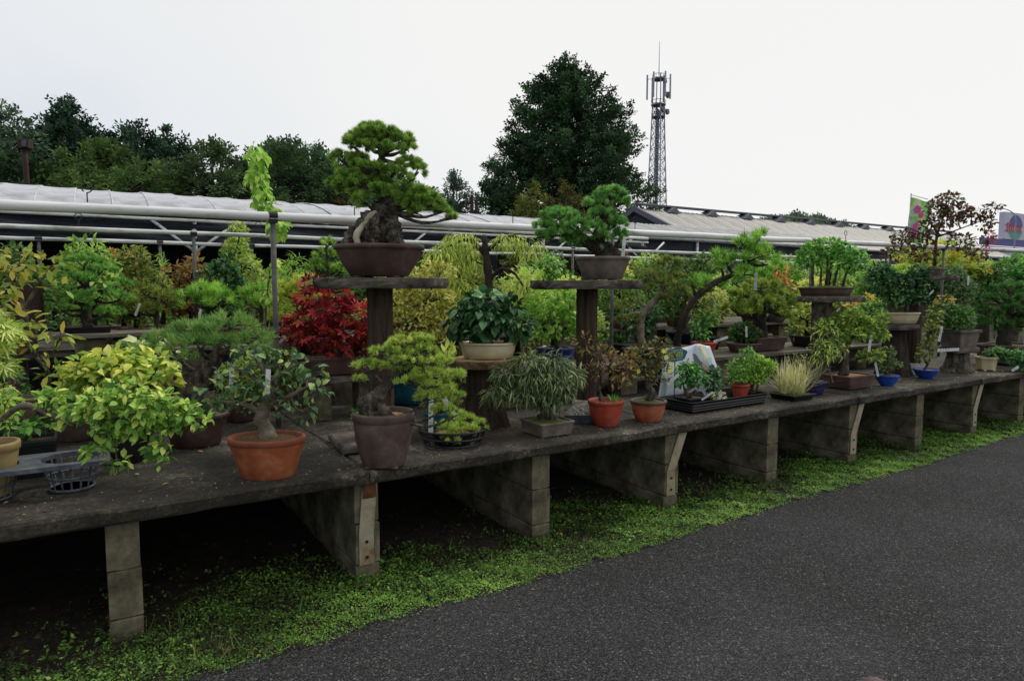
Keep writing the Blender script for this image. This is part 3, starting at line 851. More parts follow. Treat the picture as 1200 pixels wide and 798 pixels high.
DK = ['17271f', '1f3428', '2a4432', '37553a']
tree('towering dark evergreen broadleaf standing alone behind the white greenhouse and beside the lattice mast', (29.6, 40, 0),
     [(2.5, 5.0), (5, 6.0), (7.5, 6.4), (9.5, 6.1), (12, 5.3), (14.5, 4.1), (16.3, 2.8), (17.7, 1.4), (18.4, .2)], 1150, 28, .46, ['101d12', '18291a', '213722', '2c462a'], 'big_tree', 3.6, .5, 1.7, .5, .5, spread=.22)
OLV = ['2b3a18', '3f5222', '56692c', '6d7d38']
tree('yellowish green bushy tree at the foot of the towering dark tree', (20.0, 30, 0), [(1, 1.0), (3, 1.6), (5, 1.5), (6.6, .9), (7.3, .2)], 120, 20, .26, ['4c5a1c', '67762a', '808f38', '93a045'], 'small_tree', 1.0, .14, .7)
tree('olive brown bushy tree between the yellowish tree and the top pine', (22.1, 30, 0), [(1, 1.2), (3, 2.0), (5, 1.8), (6.8, 1.2), (7.6, .2)], 130, 20, .26, ['343a18', '464c20', '5c5e2a', '726f35'], 'small_tree', 1.1, .15, .7)
tree('hazy blue green tree next to the twin rusty posts', (26.5, 52, 0), [(2, 2), (5, 3.0), (8, 2.7), (10, 1.8), (11.6, .3)], 150, 18, .42, ['2d4540', '38524a', '486257', '587262'], 'hazy_tree', 1.5, .25, 1.1)
tree('pale airy tree showing sky through its twigs behind the top pine bonsai', (20.6, 52, 0), [(3, 1.2), (6, 2.3), (8.5, 2.4), (10.3, 1.6), (11.7, .3)], 75, 13, .36, ['39534a', '486257', '587262', '6a8270'], 'hazy_tree', 1.5, .2, .9, fill=.1)
tree('slim grey green tree tucked against the side of the towering dark tree', (29.2, 50, 0), [(2, 1.6), (6, 2.2), (9, 1.7), (11.6, 1.0), (13, .2)], 110, 16, .4, ['2b443a', '365146', '456152', '54705c'], 'hazy_tree', 1.5, .22, 1.0)
tree('low mossy green tree spreading under the hazy trees behind the greenhouse', (26.0, 42, 0), [(1, 2), (3.5, 3.4), (5.2, 3.2), (6.6, 1.6), (7.1, .3)], 130, 16, .36, ['33482a', '405632', '4e653a', '5d7442'], 'low_tree', 1.6, .2, .9)
FR = ['1c2f22', '263d2a', '324d33', '3f5d3a']
CON = ['14231e', '1b2e26', '243b2e', '2c4736']
# conifers and broadleaves of the far grove, one by one (position, profile, colours, wording)
grove = [
 ('dark conifer with a tall pointed top, highest of the grove', 1.15, 62, [(3, 3.6), (8, 4.2), (12, 3.6), (15, 2.6), (17.5, 1.5), (19.7, .5), (20.6, .1)], CON, 300, .12),
 ('dark twin topped conifer beside the highest tree of the grove', 5.4, 62, [(3, 3.2), (8, 3.9), (12, 3.2), (15.5, 2.2), (18, .9), (19.3, .1)], CON, 240, .12),
 ('slender dark conifer with ragged side branch at the grove edge', 8.0, 63, [(3, 2.8), (8, 3.4), (12, 2.9), (15, 2.3), (17.6, 1.1), (18.9, .1)], CON, 210, .1),
 ('grey green tree with thin airy top at the picture edge', -5.2, 60, [(3, 3), (8, 4), (12, 3.4), (15, 2.2), (17.2, .8), (17.8, .2)], ['26392e', '33483a', '425a46', '526b52'], 190, .3),
 ('bright green broadleaf in front of the grove behind the brown floodlight pole', 1.0, 50, [(1, 3), (4, 4.2), (7, 4.0), (9.5, 2.6), (10.8, .5)], ['2a3f1e', '3a5428', '4b6831', '5d7b3c'], 220, .3),
 ('dull green tree with flat tiered sprays in the middle of the grove', 7.4, 52, [(1, 4.0), (4, 4.6), (7, 4.2), (10, 3.0), (12, .6)], ['22341f', '2f4529', '3e5733', '4e683d'], 260, .1),
 ('broad tiered tree beside the flat sprayed one near the bright gap', 12.6, 54, [(1, 4.2), (4, 4.8), (8, 4.4), (11, 3.2), (12.8, .6)], ['20331f', '2d442a', '3b5634', '4a663e'], 260, .1),
 ('rounded dark green tree crowning the middle of the grove', 15.6, 62, [(3, 4.2), (8, 5.2), (11, 4.8), (13.4, 3.4), (14.8, .8)], FR, 260, .35),
 ('wide rounded green tree behind the tall climbing vine', 20.2, 62, [(2, 4.4), (7, 5.2), (10.5, 4.8), (12.9, 3.2), (14.0, .8)], FR, 260, .35),
 ('green tree sloping down the far end of the grove', 25.6, 64, [(2, 4.2), (6, 4.8), (9.5, 4.0), (12.0, 2.6), (13.4, .6)], ['1f3426', '2a432f', '365338', '446340'], 220, .35),
 ('smaller round tree at the low end of the grove beside the pine top', 28.6, 62, [(2, 3.2), (5, 3.8), (8, 3.4), (10.5, 2.0), (11.8, .4)], ['1f3426', '2a432f', '365338', '446340'], 170, .35),
 ('brownish tree low in the grove under the rounded crowns', 16.2, 50, [(1, 2.6), (4, 3.4), (6.4, 2.8), (8.6, .6)], ['2d3320', '3d3d26', '4c4a2e', '4f5a34'], 120, .3),
 ('leafy green tree low behind the greenhouse below the vine', 19.6, 49, [(1, 3), (4, 3.8), (6.6, 3.2), (8.8, .6)], ['22371f', '2e482a', '3b5933', '496a3d'], 140, .3),
 ('dense dark green low tree filling the front corner of the grove', -3.2, 48, [(1, 3.2), (4, 4.0), (7, 3.6), (9.4, .6)], ['1a2d1d', '243b26', '304a2f', '3c5938'], 150, .3),
 ('small dark tree behind the greenhouse just before the pine trunk', 23.6, 48, [(1, 3), (4, 3.6), (6.6, 3.0), (8.4, .6)], ['1a2d1d', '243b26', '304a2f', '3c5938'], 140, .3),
]
for k_, (lab, X, Y, prof, cols, tips, rise) in enumerate(grove):
    tree(lab, (X - (2.4 if k_ < 3 else 0), Y, 0), [(h_ * (.79 if k_ < 3 else .86 if k_ < 4 else 1.0), w_ * 1.4) for h_, w_ in prof], int(tips * 1.45), 24, .62 if Y > 55 else .5, cols, 'forest_tree', 2.6 if Y > 55 else 1.7, .3, 1.7 if Y > 55 else 1.4, rise, .3, spread=.27)
# wooded hill far off
a = Acc(); N = 60
xs = np.linspace(140, 235, N); zz = 17 + 5.5 * np.sin(np.clip((xs - 158) / 56, 0, 1) * PI) ** .6
zz = np.where((xs < 158) | (xs > 214), 12, zz)
V = np.concatenate([np.column_stack([xs, np.full(N, 128.), np.full(N, -1.)]), np.column_stack([xs, np.full(N, 132.), zz - 3]), np.column_stack([xs, np.full(N, 150.), np.full(N, -1.)])])
i = np.arange(N - 1)
a.add(V, [np.column_stack([i, i + 1, N + i + 1, N + i]), np.column_stack([N + i, N + i + 1, 2 * N + i + 1, 2 * N + i])])
a.obj('hill', mat('hill_green', '2f4436', '3b5240', scale=.3, bump=0), kind='structure')
n = 5200
x = rng.uniform(156, 216, n); top = 17.2 + 5.5 * np.sin(np.clip((x - 157) / 58, 0, 1) * PI) ** .6 + 1.0 * np.sin(x * .9) * np.sin(x * .37 + 1)
z = top - rng.random(n) ** 1.4 * 8; y = 127 - (z - top) * -.6 + rng.normal(0, .8, n)
b = Acc(); scatter(b, 'clump', np.column_stack([x, y, z]), rng.normal(size=(n, 3)) + [0, 0, .8], rng.normal(size=(n, 3)) + [0, -.6, 1], rng.uniform(1.0, 2.2, n), np.clip(np.sin(x * .55) * .25 + .5 + rng.normal(0, .2, n), 0, 1))
b.obj('far_woodland', leaf_mat(['3a5044', '48604e', '587056', '66805e'], False, .1, .7, .1), kind='stuff')

# ------------------------------------------------------------------ lattice mast
tw = thing('lattice_mast', 'tall grey lattice telecom mast with antennas rising behind the shed', 'mast', (116.2, 120, 0), .35)
def leg_at(z, k):
    w = 3.6 - 2.15 * min(z / 45.0, 1) ** .8
    an = PI / 4 + k * PI / 2
    return np.array([math.cos(an) * w, math.sin(an) * w, z])
ZB = np.concatenate([np.arange(0, 45, 2.5), [45]])
for k in range(4):
    a = Acc(); tube(a, [leg_at(z, k) for z in ZB], .16, 6, straight=True); a.obj('leg', M['steel'], tw)
a = Acc()
for z0, z1 in zip(ZB[:-1], ZB[1:]):
    for k in range(4):
        p, q, r_, s_ = leg_at(z0, k), leg_at(z0, (k + 1) % 4), leg_at(z1, k), leg_at(z1, (k + 1) % 4)
        for A_, B_ in ((p, s_), (q, r_), (p, q)): tube(a, [A_, B_], .075, 4, straight=True)
a.obj('lattice_bracing', M['steel'], tw, kind='stuff')
a = Acc(); tube(a, [(-.9, -.3, 0), (-.5, -.1, 44)], .42, 8, straight=True); a.obj('cable_ladder', M['towerdark'], tw)
for z, r in ((42.2, 1.6), (45.0, 1.7), (51.0, 1.5)):
    a = Acc(); loft(a, 'round', [(r, r, z), (r, r, z + .3)], n=12)
    for th in np.arange(0, 2 * PI, PI / 5): tube(a, [(math.cos(th) * r, math.sin(th) * r, z), (math.cos(th) * r, math.sin(th) * r, z + 1.2)], .05, 4, straight=True)
    tube(a, [(math.cos(t_) * r, math.sin(t_) * r, z + 1.2) for t_ in np.linspace(0, 2 * PI, 17)], .06, 4, straight=True)
    a.obj('platform', M['towerdark'], tw)
for k in range(4):
    p = leg_at(45, k); a = Acc(); tube(a, [p, p * [.9, .9, 0] + [0, 0, 52.2]], .13, 6, straight=True); a.obj('leg', M['steel'], tw)
for th in np.arange(0, 2 * PI, PI / 3):
    c, s_ = math.cos(th) * 2.7, math.sin(th) * 2.7
    a = Acc(); rbox(a, c - .18, c + .18, s_ - .14, s_ + .14, 46.5, 52.3, .03); tube(a, [(c * .55, s_ * .55, 51.3), (c, s_, 51.3)], .06, 4, straight=True); a.obj('antenna', M['steel'], tw)
for x_, y_, z_, r in ((1.2, -1.6, 47.5, .8), (-1.2, -1.6, 43.6, .8), (.9, -1.7, 43.5, .7), (-.4, -1.6, 50.3, .6)):
    a = Acc(); tube(a, [(x_, y_, z_), (x_, y_ - .5, z_)], [r, r * .9], 12, straight=True); a.obj('dish', M['towerdark'], tw)
a = Acc(); tube(a, [(0, 0, 52), (0, 0, 60)], [.12, .05], 6, straight=True); a.obj('lightning_rod', M['steel'], tw)

# ------------------------------------------------------------------ store, street lamp, banner, poles
st = thing('store_building', 'white store with blue bands and a big logo sign board beyond the nursery', 'store', (140, 60, 0), 0)
a = Acc(); box(a, 0, 40, 0, 20, 0, 9.6); a.obj('wall', M['storewhite'], st)
a = Acc(); box(a, -.1, 40, -.25, -.01, 9.7, 11.0); box(a, -.1, 40, -.15, -.01, 8.6, 9.1); a.obj('blue_band', M['storeblue'], st)
a = Acc(); box(a, -.05, 40, -.12, -.01, 5.4, 7.0); a.obj('teal_band', M['storeteal'], st)
a = Acc(); box(a, 8.9, 22, -.4, .6, 11.05, 16.2); s_ = a.obj('sign_board', M['storewhite'], st)
a = Acc(); th = np.linspace(0, PI, 20)
cx, cz = 13.6, 13.2
a.add([(cx + math.cos(t_) * 3.0, -.43, cz + .3 + math.sin(t_) * 2.3) for t_ in th], np.arange(20)[::-1][None]); a.obj('logo_top', M['storeblue'], s_)
a = Acc(); a.add([(cx + math.cos(t_) * 3.0, -.43, cz - .3 - math.sin(t_) * 1.9) for t_ in th], np.arange(20)[None]); a.obj('logo_bottom', M['storeteal'], s_)
a = Acc()
for z_ in (12.5, 13.6): box(a, 9.1, 9.7, -.46, -.41, z_, z_ + .25)
box(a, 9.8, 10.2, -.49, -.44, 12.4, 14.2)                      # red lettering strokes
for z_ in (12.4, 13.15, 13.85): box(a, 10.22, 10.9, -.49, -.44, z_, z_ + .35)
box(a, 10.92, 11.2, -.49, -.44, 12.6, 14.05)
for x_ in (11.6, 12.4, 13.3, 14.1, 14.9, 15.6): box(a, x_, x_ + .35, -.49, -.44, 12.4, 13.9)
for x_ in (11.97, 13.67, 15.27): box(a, x_, x_ + .4, -.49, -.44, 12.4, 12.75)
a.obj('lettering', M['storered'], s_)
hall = thing('blue_roofed_hall', 'low hall with a blue roof and pale wall behind the dark leaved flowering tree', 'hall', (112, 55, 0))
a = Acc(); box(a, 0, 26, 0, 10, 0, 7.2); a.obj('wall', M['storewhite'], hall)
a = Acc(); v = [(-.4, -.5, 7.2), (26.4, -.5, 7.2), (26.4, 5, 9.3), (-.4, 5, 9.3), (26.4, 10.5, 7.2), (-.4, 10.5, 7.2)]
a.add(v, [np.array([(0, 1, 2, 3), (3, 2, 4, 5)]), np.array([(0, 3, 5), (1, 4, 2)])]); a.obj('roof', M['storeblue'], hall)
sl = thing('street_lamp', 'slender curved arm street lamp in front of the store sign', 'street lamp', (103.0, 40, 0), -YAW)
a = Acc(); tube(a, [(0, 0, -.03), (0, 0, 6), (0, 0, 10.4), (-.4, 0, 11.4), (-1.3, 0, 11.9), (-2.2, 0, 12.0)], [.11, .1, .08, .07, .06, .06], 8, 24); a.obj('pole', M['steel'], sl, smooth=True)
a = Acc(); rbox(a, -2.75, -2.1, -.15, .15, 11.92, 12.1, .03); a.obj('lamp_head', M['steel'], sl)
# banner with pink blossoms
bn = thing('banner', 'green and pale banner printed with pink blossoms on a thin pole', 'banner', (17.25, 9, 0), -YAW + .1)
a = Acc(); tube(a, [(0, 0, -.03), (.0, 0, 2.0), (.05, 0, 4.02)], .014, 8, straight=True); tube(a, [(.05, 0, 3.98), (.5, 0, 3.88)], .009, 6, straight=True); a.obj('pole', M['pipe'], bn)
def bcol():
    m, n, l, p = new_mat('banner_cloth')
    tc = n.new('ShaderNodeTexCoord'); w = n.new('ShaderNodeTexNoise'); w.inputs['Scale'].default_value = 2.4; w.inputs['Detail'].default_value = 1
    l.new(tc.outputs['Object'], w.inputs['Vector'])
    r = ramp(n, ['cfd8e2', '9fd68a', '7fc877', 'd9dc7a', 'bcd8cc'], [.3, .42, .52, .6, .7]); l.new(w.outputs['Fac'], r.inputs[0]); l.new(r.outputs[0], p.inputs['Base Color'])
    p.inputs['Roughness'].default_value = .7
    return m
nu, nv = 8, 18; gu, gv = np.meshgrid(np.linspace(0, 1, nu), np.linspace(0, 1, nv))
zz = 2.6 + gv * 1.32 - gu * .12 * gv; xx = .03 + gu * .6 * (0.75 + .25 * gv) + (gv - 1) * .12 * gu; yy = .05 * np.sin(gu * 5 + gv * 4)
q = (np.arange(nv - 1)[:, None] * nu + np.arange(nu - 1)[None]).ravel()
Acc().add(np.column_stack([xx.ravel(), yy.ravel(), zz.ravel()]), np.column_stack([q, q + 1, q + nu + 1, q + nu])).obj('cloth', bcol(), bn, smooth=True)
for cx, cz, rr in ((.2, 3.62, .11), (.3, 3.48, .08), (.17, 3.2, .1), (.14, 3.06, .1), (.26, 3.3, .07)):
    fl = Acc()
    for k in range(5):
        an = k * 1.257 + cx * 9; c = np.array([cx + math.cos(an) * rr * .55, -.06, cz + math.sin(an) * rr * .55])
        th = np.linspace(0, 2 * PI, 9)[:-1]
        fl.add([(c[0] + math.cos(t_) * rr * .42, -.06 + .0004 * k, c[2] + math.sin(t_) * rr * .42) for t_ in th], np.arange(8)[None])
    fl.obj('blossom_print', plain('blossom_pink', 'd14a9a', .6), bn)
fp = thing('floodlight_pole', 'rusty brown pole with a boxy floodlight in front of the grove', 'pole', (-1.56, 24, 0), -YAW)
a = Acc(); tube(a, [(0, 0, -.03), (.02, 0, 3), (0, 0, 5.7)], [.09, .08, .075], 10, 12, .04); a.obj('pole', M['rust'], fp, smooth=True)
a = Acc(); rbox(a, -.12, .17, -.13, .13, 5.66, 5.92, .02); rbox(a, .02, .24, -.19, -.155, 5.66, 5.92, .01); f_ = a.obj('lamp_housing', M['rust'], fp)
a = Acc(); rbox(a, .05, .21, -.2, -.192, 5.7, 5.88, .002); a.obj('lamp_glass', M['greyplastic'], f_)
tp = thing('rusty_posts', 'pair of close set rusty brown posts standing behind the white greenhouse', 'posts', (16.4, 30, 0), -YAW)
for dx, hh in ((-.06, 6.35), (.16, 6.1)):
    a = Acc(); tube(a, [(dx, 0, -.03), (dx, 0, hh)], .075, 8, straight=True); a.obj('post', M['rust'], tp)

# ------------------------------------------------------------------ foliage palettes
PG = ['20400f', '3c6218', '5e8826', '84aa3c', 'a4c258']      # mid green pine
PB = ['23481c', '3a6c2c', '568e3e', '76a854', '90ba68']      # bluish pine
PY = ['3e541a', '5e7c26', '7e9c34', '9cb446', 'b4c45c']      # yellow green pine
PL = ['2c5012', '47781a', '649826', '84b43c', '9cc252']      # lime tufts
PO = ['2c3a12', '44561c', '5d7028', '788a36', '8f9c46']      # olive
YG = ['2f541a', '47721e', '648f26', '84aa36', 'a8ba50']      # quince leaves
GR = ['1c3b14', '2f5a1e', '437a2a', '5c9338', '7aac4c']      # plain green
DG = ['0f2614', '1a3a1f', '28512b', '3a6a3a', '527f4c']      # dark green
LM = ['4f6a18', '6f8a26', '8aa238', 'a5b54a', 'bdc466']      # willowy lime
RD = ['30080f', '58101c', '801926', '962a2a', '9a4a2c']      # red maple

# ------------------------------------------------------------------ display stands with slab tops
def stand(label, X, z, zb, pw, parts, x0, x1, d=.46, th=.068, base=True, m='post', y=4.2, rough=.006, post_r=None):
    t = thing('display_stand', label, 'plant stand', (X, y, zb), -YAW)
    h = z - zb
    a = Acc(); zt = 0
    if base:
        rbox(a, -pw * .62, pw * .62, -pw * .62, pw * .62, 0, .13, .008, wob=.004, nx=3); a.obj('footing', M['whitebase'], t); zt = .127
    a = Acc(); n = 22
    V = []; zs = np.linspace(zt, h - th, 18); th_ = np.linspace(0, 2 * PI, n, endpoint=False)
    grain = rng.normal(0, .045, n)
    for q in zs: V.append(np.column_stack([np.cos(th_) * pw / 2 * (1 + grain + rng.normal(0, .012, n)), np.sin(th_) * pw / 2 * (1 + grain), np.full(n, q)]))
    V = np.concatenate(V); i, k = np.meshgrid(np.arange(n), np.arange(17)); i, k = i.ravel(), k.ravel(); j = (i + 1) % n
    a.add(V, [np.column_stack([k * n + i, k * n + j, k * n + n + j, k * n + n + i]), (np.arange(n) + 17 * n)[None]]); a.obj('post', M[m], t)
    a = Acc(); N = 56
    o = outline('super', (x1 - x0) / 2, d / 2, N) * (1 + rng.normal(0, .022, (N, 1))) + np.array([(x0 + x1) / 2, 0])
    rings = []
    for s_, q in ((.95, h - th + .001), (.985, h - th * .7), (1.0, h - th * .35), (.985, h - .004), (.97, h)):
        rings.append(np.column_stack([o * (s_ + rng.normal(0, .014, (N, 1))), np.full(N, q) + (rng.normal(0, .003, N) if q < h - .01 else 0)]))
    V = np.concatenate(rings); i = np.arange(N); j = (i + 1) % N
    f = [np.concatenate([np.column_stack([k * N + i, k * N + j, k * N + N + j, k * N + N + i]) for k in range(4)]), i[::-1][None], (i + 4 * N)[None]]
    a.add(V, f); a.obj('slab_top', M['slabstone'], t)
    return t
stand('tall bark textured stand whose slab carries the biggest pine bonsai', 1.593, 1.752, .664, .165, None, -.42, .44)
stand('tall bark textured stand on a pale footing under the two tiered pine', 3.326, 1.745, .664, .165, None, -.44, .43)
stand('rough grey stone like stand carrying the miniature forest in a dark tray', 6.45, 1.601, .664, .20, None, -.23, .40, base=False, m='bark', th=.06, d=.42)
stand('bark textured stand on a pale footing under the dark leaved flowering tree', 8.26, 1.825, .664, .18, None, -.2, .46, th=.05)

def stump(label, loc, u, rt, rb, h, toprx, topry, topth, tilt=0.0, log=False, slab=True, m='post'):
    t = thing('stump_stand', label, 'plant stand', loc, -YAW)
    a = Acc(); n = 26; th_ = np.linspace(0, 2 * PI, n, endpoint=False)
    g = rng.normal(0, .06, n); fl = .18 * np.cos(th_ * 5 + 1)
    V = []; zs = np.linspace(0, 1, 14)
    for s_ in zs:
        r = (rt + (rb - rt) * (1 - s_) ** 2.2) * u * (1 + g * .8 + fl * (1 - s_) ** 3 + rng.normal(0, .015, n))
        V.append(np.column_stack([np.cos(th_) * r, np.sin(th_) * r, np.full(n, s_ * h * u)]))
    V = np.concatenate(V); i, k = np.meshgrid(np.arange(n), np.arange(13)); i, k = i.ravel(), k.ravel(); j = (i + 1) % n
    a.add(V, [np.column_stack([k * n + i, k * n + j, k * n + n + j, k * n + n + i]), np.arange(n)[::-1][None], (np.arange(n) + 13 * n)[None]]); a.obj('stump', M[m], t)
    a = Acc()
    if log:
        loft(a, 'round', [(toprx * u * .97, topry * u * .97, h * u), (toprx * u, topry * u, h * u + topth * u * .3), (toprx * u * 1.0, topry * u, h * u + topth * u * .8), (toprx * u * .97, topry * u * .97, h * u + topth * u)], n=44, jit=.012, cap1=False)
        s_ = a.obj('log_slice', M['logbark'], t)
        a = Acc(); loft(a, 'round', [(toprx * u * .975, topry * u * .975, h * u + topth * u - .002), (toprx * u * .96, topry * u * .96, h * u + topth * u + .002)], n=44, cap0=False); a.obj('log_face', M['logface'], s_)
    else:
        loft(a, 'super', [(toprx * u * .96, topry * u * .96, h * u), (toprx * u, topry * u, h * u + topth * u * .4), (toprx * u * .98, topry * u * .98, h * u + topth * u)], n=36, jit=.02); a.obj('slab_top', M['slabstone'], t)
    return t
stump('fluted dark stump stand topped with a sawn log slice under the cream pot', (2.424, 4.282, .665), .00639, 19, 27, 69, 42, 33, 9, log=True)
stump('dark stump stand with flat slab carrying the shallow cream pot', (7.92, 4.22, .665), .00997, 12, 20, 54, 22, 20, 6, m='barkdark')
stump('low grey rooty stump stand under the square grey pot', (8.95, 4.0, .665), .01045, 11, 18, 23, 19, 17, 6, m='bark')

# ------------------------------------------------------------------ the two show pines
def main_extra(t, u, zs):
    a = Acc()
    P = lambda *q: np.array([(x_ * u, y_ * u, z_ * u) for x_, z_, y_ in q])
    tube(a, P((-42, 34, -3), (-28, 48, -5), (-10, 66, -3), (8, 82, 0)), np.array([6, 9, 11, 9]) * u, 10, 24, .2)
    tube(a, P((24, 33, -4), (18, 44, -6), (14, 60, -4), (10, 78, 0)), np.array([10, 9, 10, 9]) * u, 10, 22, .2)
    tube(a, P((-6, 33, -16), (-4, 44, -17), (0, 60, -12)), np.array([12, 9, 5]) * u, 9, 18, .25)
    tube(a, P((-30, 33, -8), (-16, 44, -12), (-2, 62, -14), (8, 76, -9)), np.array([4, 5, 6, 5]) * u, 8, 20, .22)
    tube(a, P((34, 33, -2), (26, 37, -4), (18, 44, -8)), np.array([4, 6, 5]) * u, 8, 12, .22)
    a.obj('root_flare', M['bark'], t, smooth=True)
    a = Acc(); tube(a, P((-18, 34, -19), (-22, 46, -20), (-16, 58, -17), (-8, 66, -14)), np.array([3, 4, 3.4, 1.5]) * u, 8, 14, .1)
    tube(a, P((-14, 60, -13), (-6, 70, -12), (-1, 76, -10)), np.array([3, 5, 2]) * u, 8, 12, .1); a.obj('deadwood', M['deadwood'], t, smooth=True)
bonsai('pine_bonsai', 'biggest pine bonsai with thick gnarled trunk in wide brown pot on stone slab', (1.593, 4.2, 1.752), .00563,
       pot=dict(shape='round', rx=50, ry=42, h=36, m='unglazed', taper=.68, lip=.05, soil='moss', mound=3, feet=2, flare=.62),
       jit=.2, trunk=[(-4, 30, 2, 17), (-4, 46, 2, 15), (4, 62, 0, 14), (12, 78, 0, 11.5), (10, 90, 0, 8.5), (1, 104, 0, 6.5), (-3, 121, 2, 6), (5, 140, 0, 4.5), (2, 160, 0, 2.6)],
       pads=[(44, 90, -4, 20, 9, 13), (30, 100, 4, 18, 9, 12), (62, 84, 0, 16, 8, 11), (0, 108, 0, 20, 9, 14), (-32, 98, 0, 17, 9, 12), (14, 92, -6, 14, 8, 10), (-3, 166, 0, 22, 11, 18), (-17, 157, -4, 22, 12, 16), (-26, 151, 0, 14, 9, 12), (11, 163, 0, 16, 10, 14), (27, 157, 3, 14, 11, 13), (33, 148, 0, 11, 7, 10), (-9, 149, -14, 12, 6, 9), (11, 145, -14, 12, 7, 9),
             (-44, 136, 0, 14, 9, 11), (-25, 136, 5, 14, 8, 11), (-15, 126, -14, 11, 7, 9), (1, 124, -16, 9, 6, 8), (35, 131, 2, 16, 7, 12), (47, 122, 0, 10, 9, 9), (19, 120, -8, 15, 8, 10), (33, 112, -6, 10, 6, 9),
             (-35, 116, 0, 17, 9, 13), (-53, 106, 0, 10, 8, 9), (-40, 106, -8, 10, 8, 9), (-21, 106, -12, 14, 10, 10), (4, 100, -16, 11, 7, 8), (-15, 88, -14, 13, 9, 9),
             (43, 98, -2, 18, 8, 13), (59, 90, 0, 14, 7, 11), (37, 84, -8, 14, 7, 10), (47, 76, -6, 11, 7, 9), (75, 76, -2, 10, 6, 8), (85, 68, -2, 6, 6, 6), (8, 158, 10, 18, 8, 10), (-24, 122, 16, 18, 7, 10)],
       fol=dict(kind='pine', cols=PG, size=6, balls=18, needles=200, w=.045), sepads=True, extra=main_extra, branch_r=2.6, bark='bark')
bonsai('pine_bonsai', 'two tiered pine bonsai with dense bluish green pads in greyish pot on stone slab', (3.484, 4.2, 1.745), .00691,
       pot=dict(shape='round', rx=31, ry=26, h=26, m='greypot', taper=.74, lip=.04, soil='moss', mound=2, feet=1.5),
       trunk=[(5, 24, 0, 13), (0, 34, 0, 11), (-6, 44, 0, 9), (0, 58, 0, 6), (2, 74, 0, 5), (2, 96, 0, 3)],
       trunks=[[(0, 34, 0, 8), (-16, 44, 0, 7), (-34, 54, 0, 5), (-52, 60, 0, 3)], [(16, 23, 0, 9), (12, 32, -4, 7), (6, 40, -2, 5)]],
       pads=[(8, 98, 0, 20, 11, 15), (-8, 88, 0, 17, 9, 13), (-2, 76, -6, 18, 8, 12), (20, 90, 2, 11, 10, 10), (16, 64, 0, 14, 10, 12), (20, 50, -2, 10, 9, 10), (4, 66, 8, 14, 9, 10),
             (-50, 74, 0, 24, 10, 15), (-68, 62, 0, 16, 8, 13), (-30, 62, -10, 22, 11, 14), (-12, 56, -14, 17, 11, 11), (-2, 46, -14, 12, 8, 9), (-50, 52, -8, 22, 9, 13), (-34, 46, 0, 18, 8, 12), (-70, 50, 2, 13, 7, 11)],
       fol=dict(kind='pine', cols=PB, size=5.4, balls=17, needles=200, w=.045), sepads=True, tags=[(21, 26, -14, 24, 3.6, .08)], branch_r=2.4, bark='barkdark')

# ------------------------------------------------------------------ bonsai along the front edge
bonsai('ivy_leaf_bonsai', 'twiggy bonsai with dark ivy shaped leaves in an oval terracotta pot at bench edge', (.759, 3.741, .665), .00467,
       pot=dict(shape='round', rx=43, ry=32, h=47, m='terracotta', rim_m='terradark', taper=.72, lip=.03, soil='soil', mound=4),
       trunk=[(2, 42, 0, 12), (0, 52, 0, 9), (-6, 66, 0, 8), (-2, 80, 0, 7), (6, 96, 0, 5), (2, 120, 0, 3.4), (10, 146, 0, 2)],
       trunks=[[(-4, 72, 0, 4), (-24, 86, -6, 3), (-48, 88, -4, 1.6), (-66, 96, 0, .9)], [(0, 84, 0, 4), (24, 92, -8, 3), (48, 104, -6, 1.8), (72, 112, -2, .9)], [(4, 98, 0, 3), (-20, 118, 6, 2.4), (-44, 128, 6, 1.2)], [(4, 108, 0, 3), (26, 126, 8, 2.2), (50, 134, 4, 1.1)], [(2, 120, 0, 2.6), (-12, 140, -4, 1.8), (-30, 152, -4, .9)]],
       pads=[(-58, 98, 0, 22, 16, 18), (-34, 118, 0, 24, 16, 22), (-12, 142, 0, 26, 14, 22), (24, 134, 4, 26, 15, 22), (50, 116, 0, 22, 17, 20), (62, 98, -4, 15, 14, 14), (10, 108, -12, 22, 13, 16), (-38, 84, -8, 20, 11, 16), (22, 86, -10, 20, 11, 14), (-6, 96, -8, 24, 12, 14), (46, 76, -4, 10, 14, 10)],
       fol=dict(kind='broad', cols=['16301c', '26482a', '3d6238', '5f8048', '84984e'], size=11, n=410, droop=.45, objs=300, trans=.25), bark='barkpale', tags=[(10, 100, -22, 28, 5.5, .08), (-44, 96, 10, 34, 6, .06)], twigs=5, branch_r=1.3)
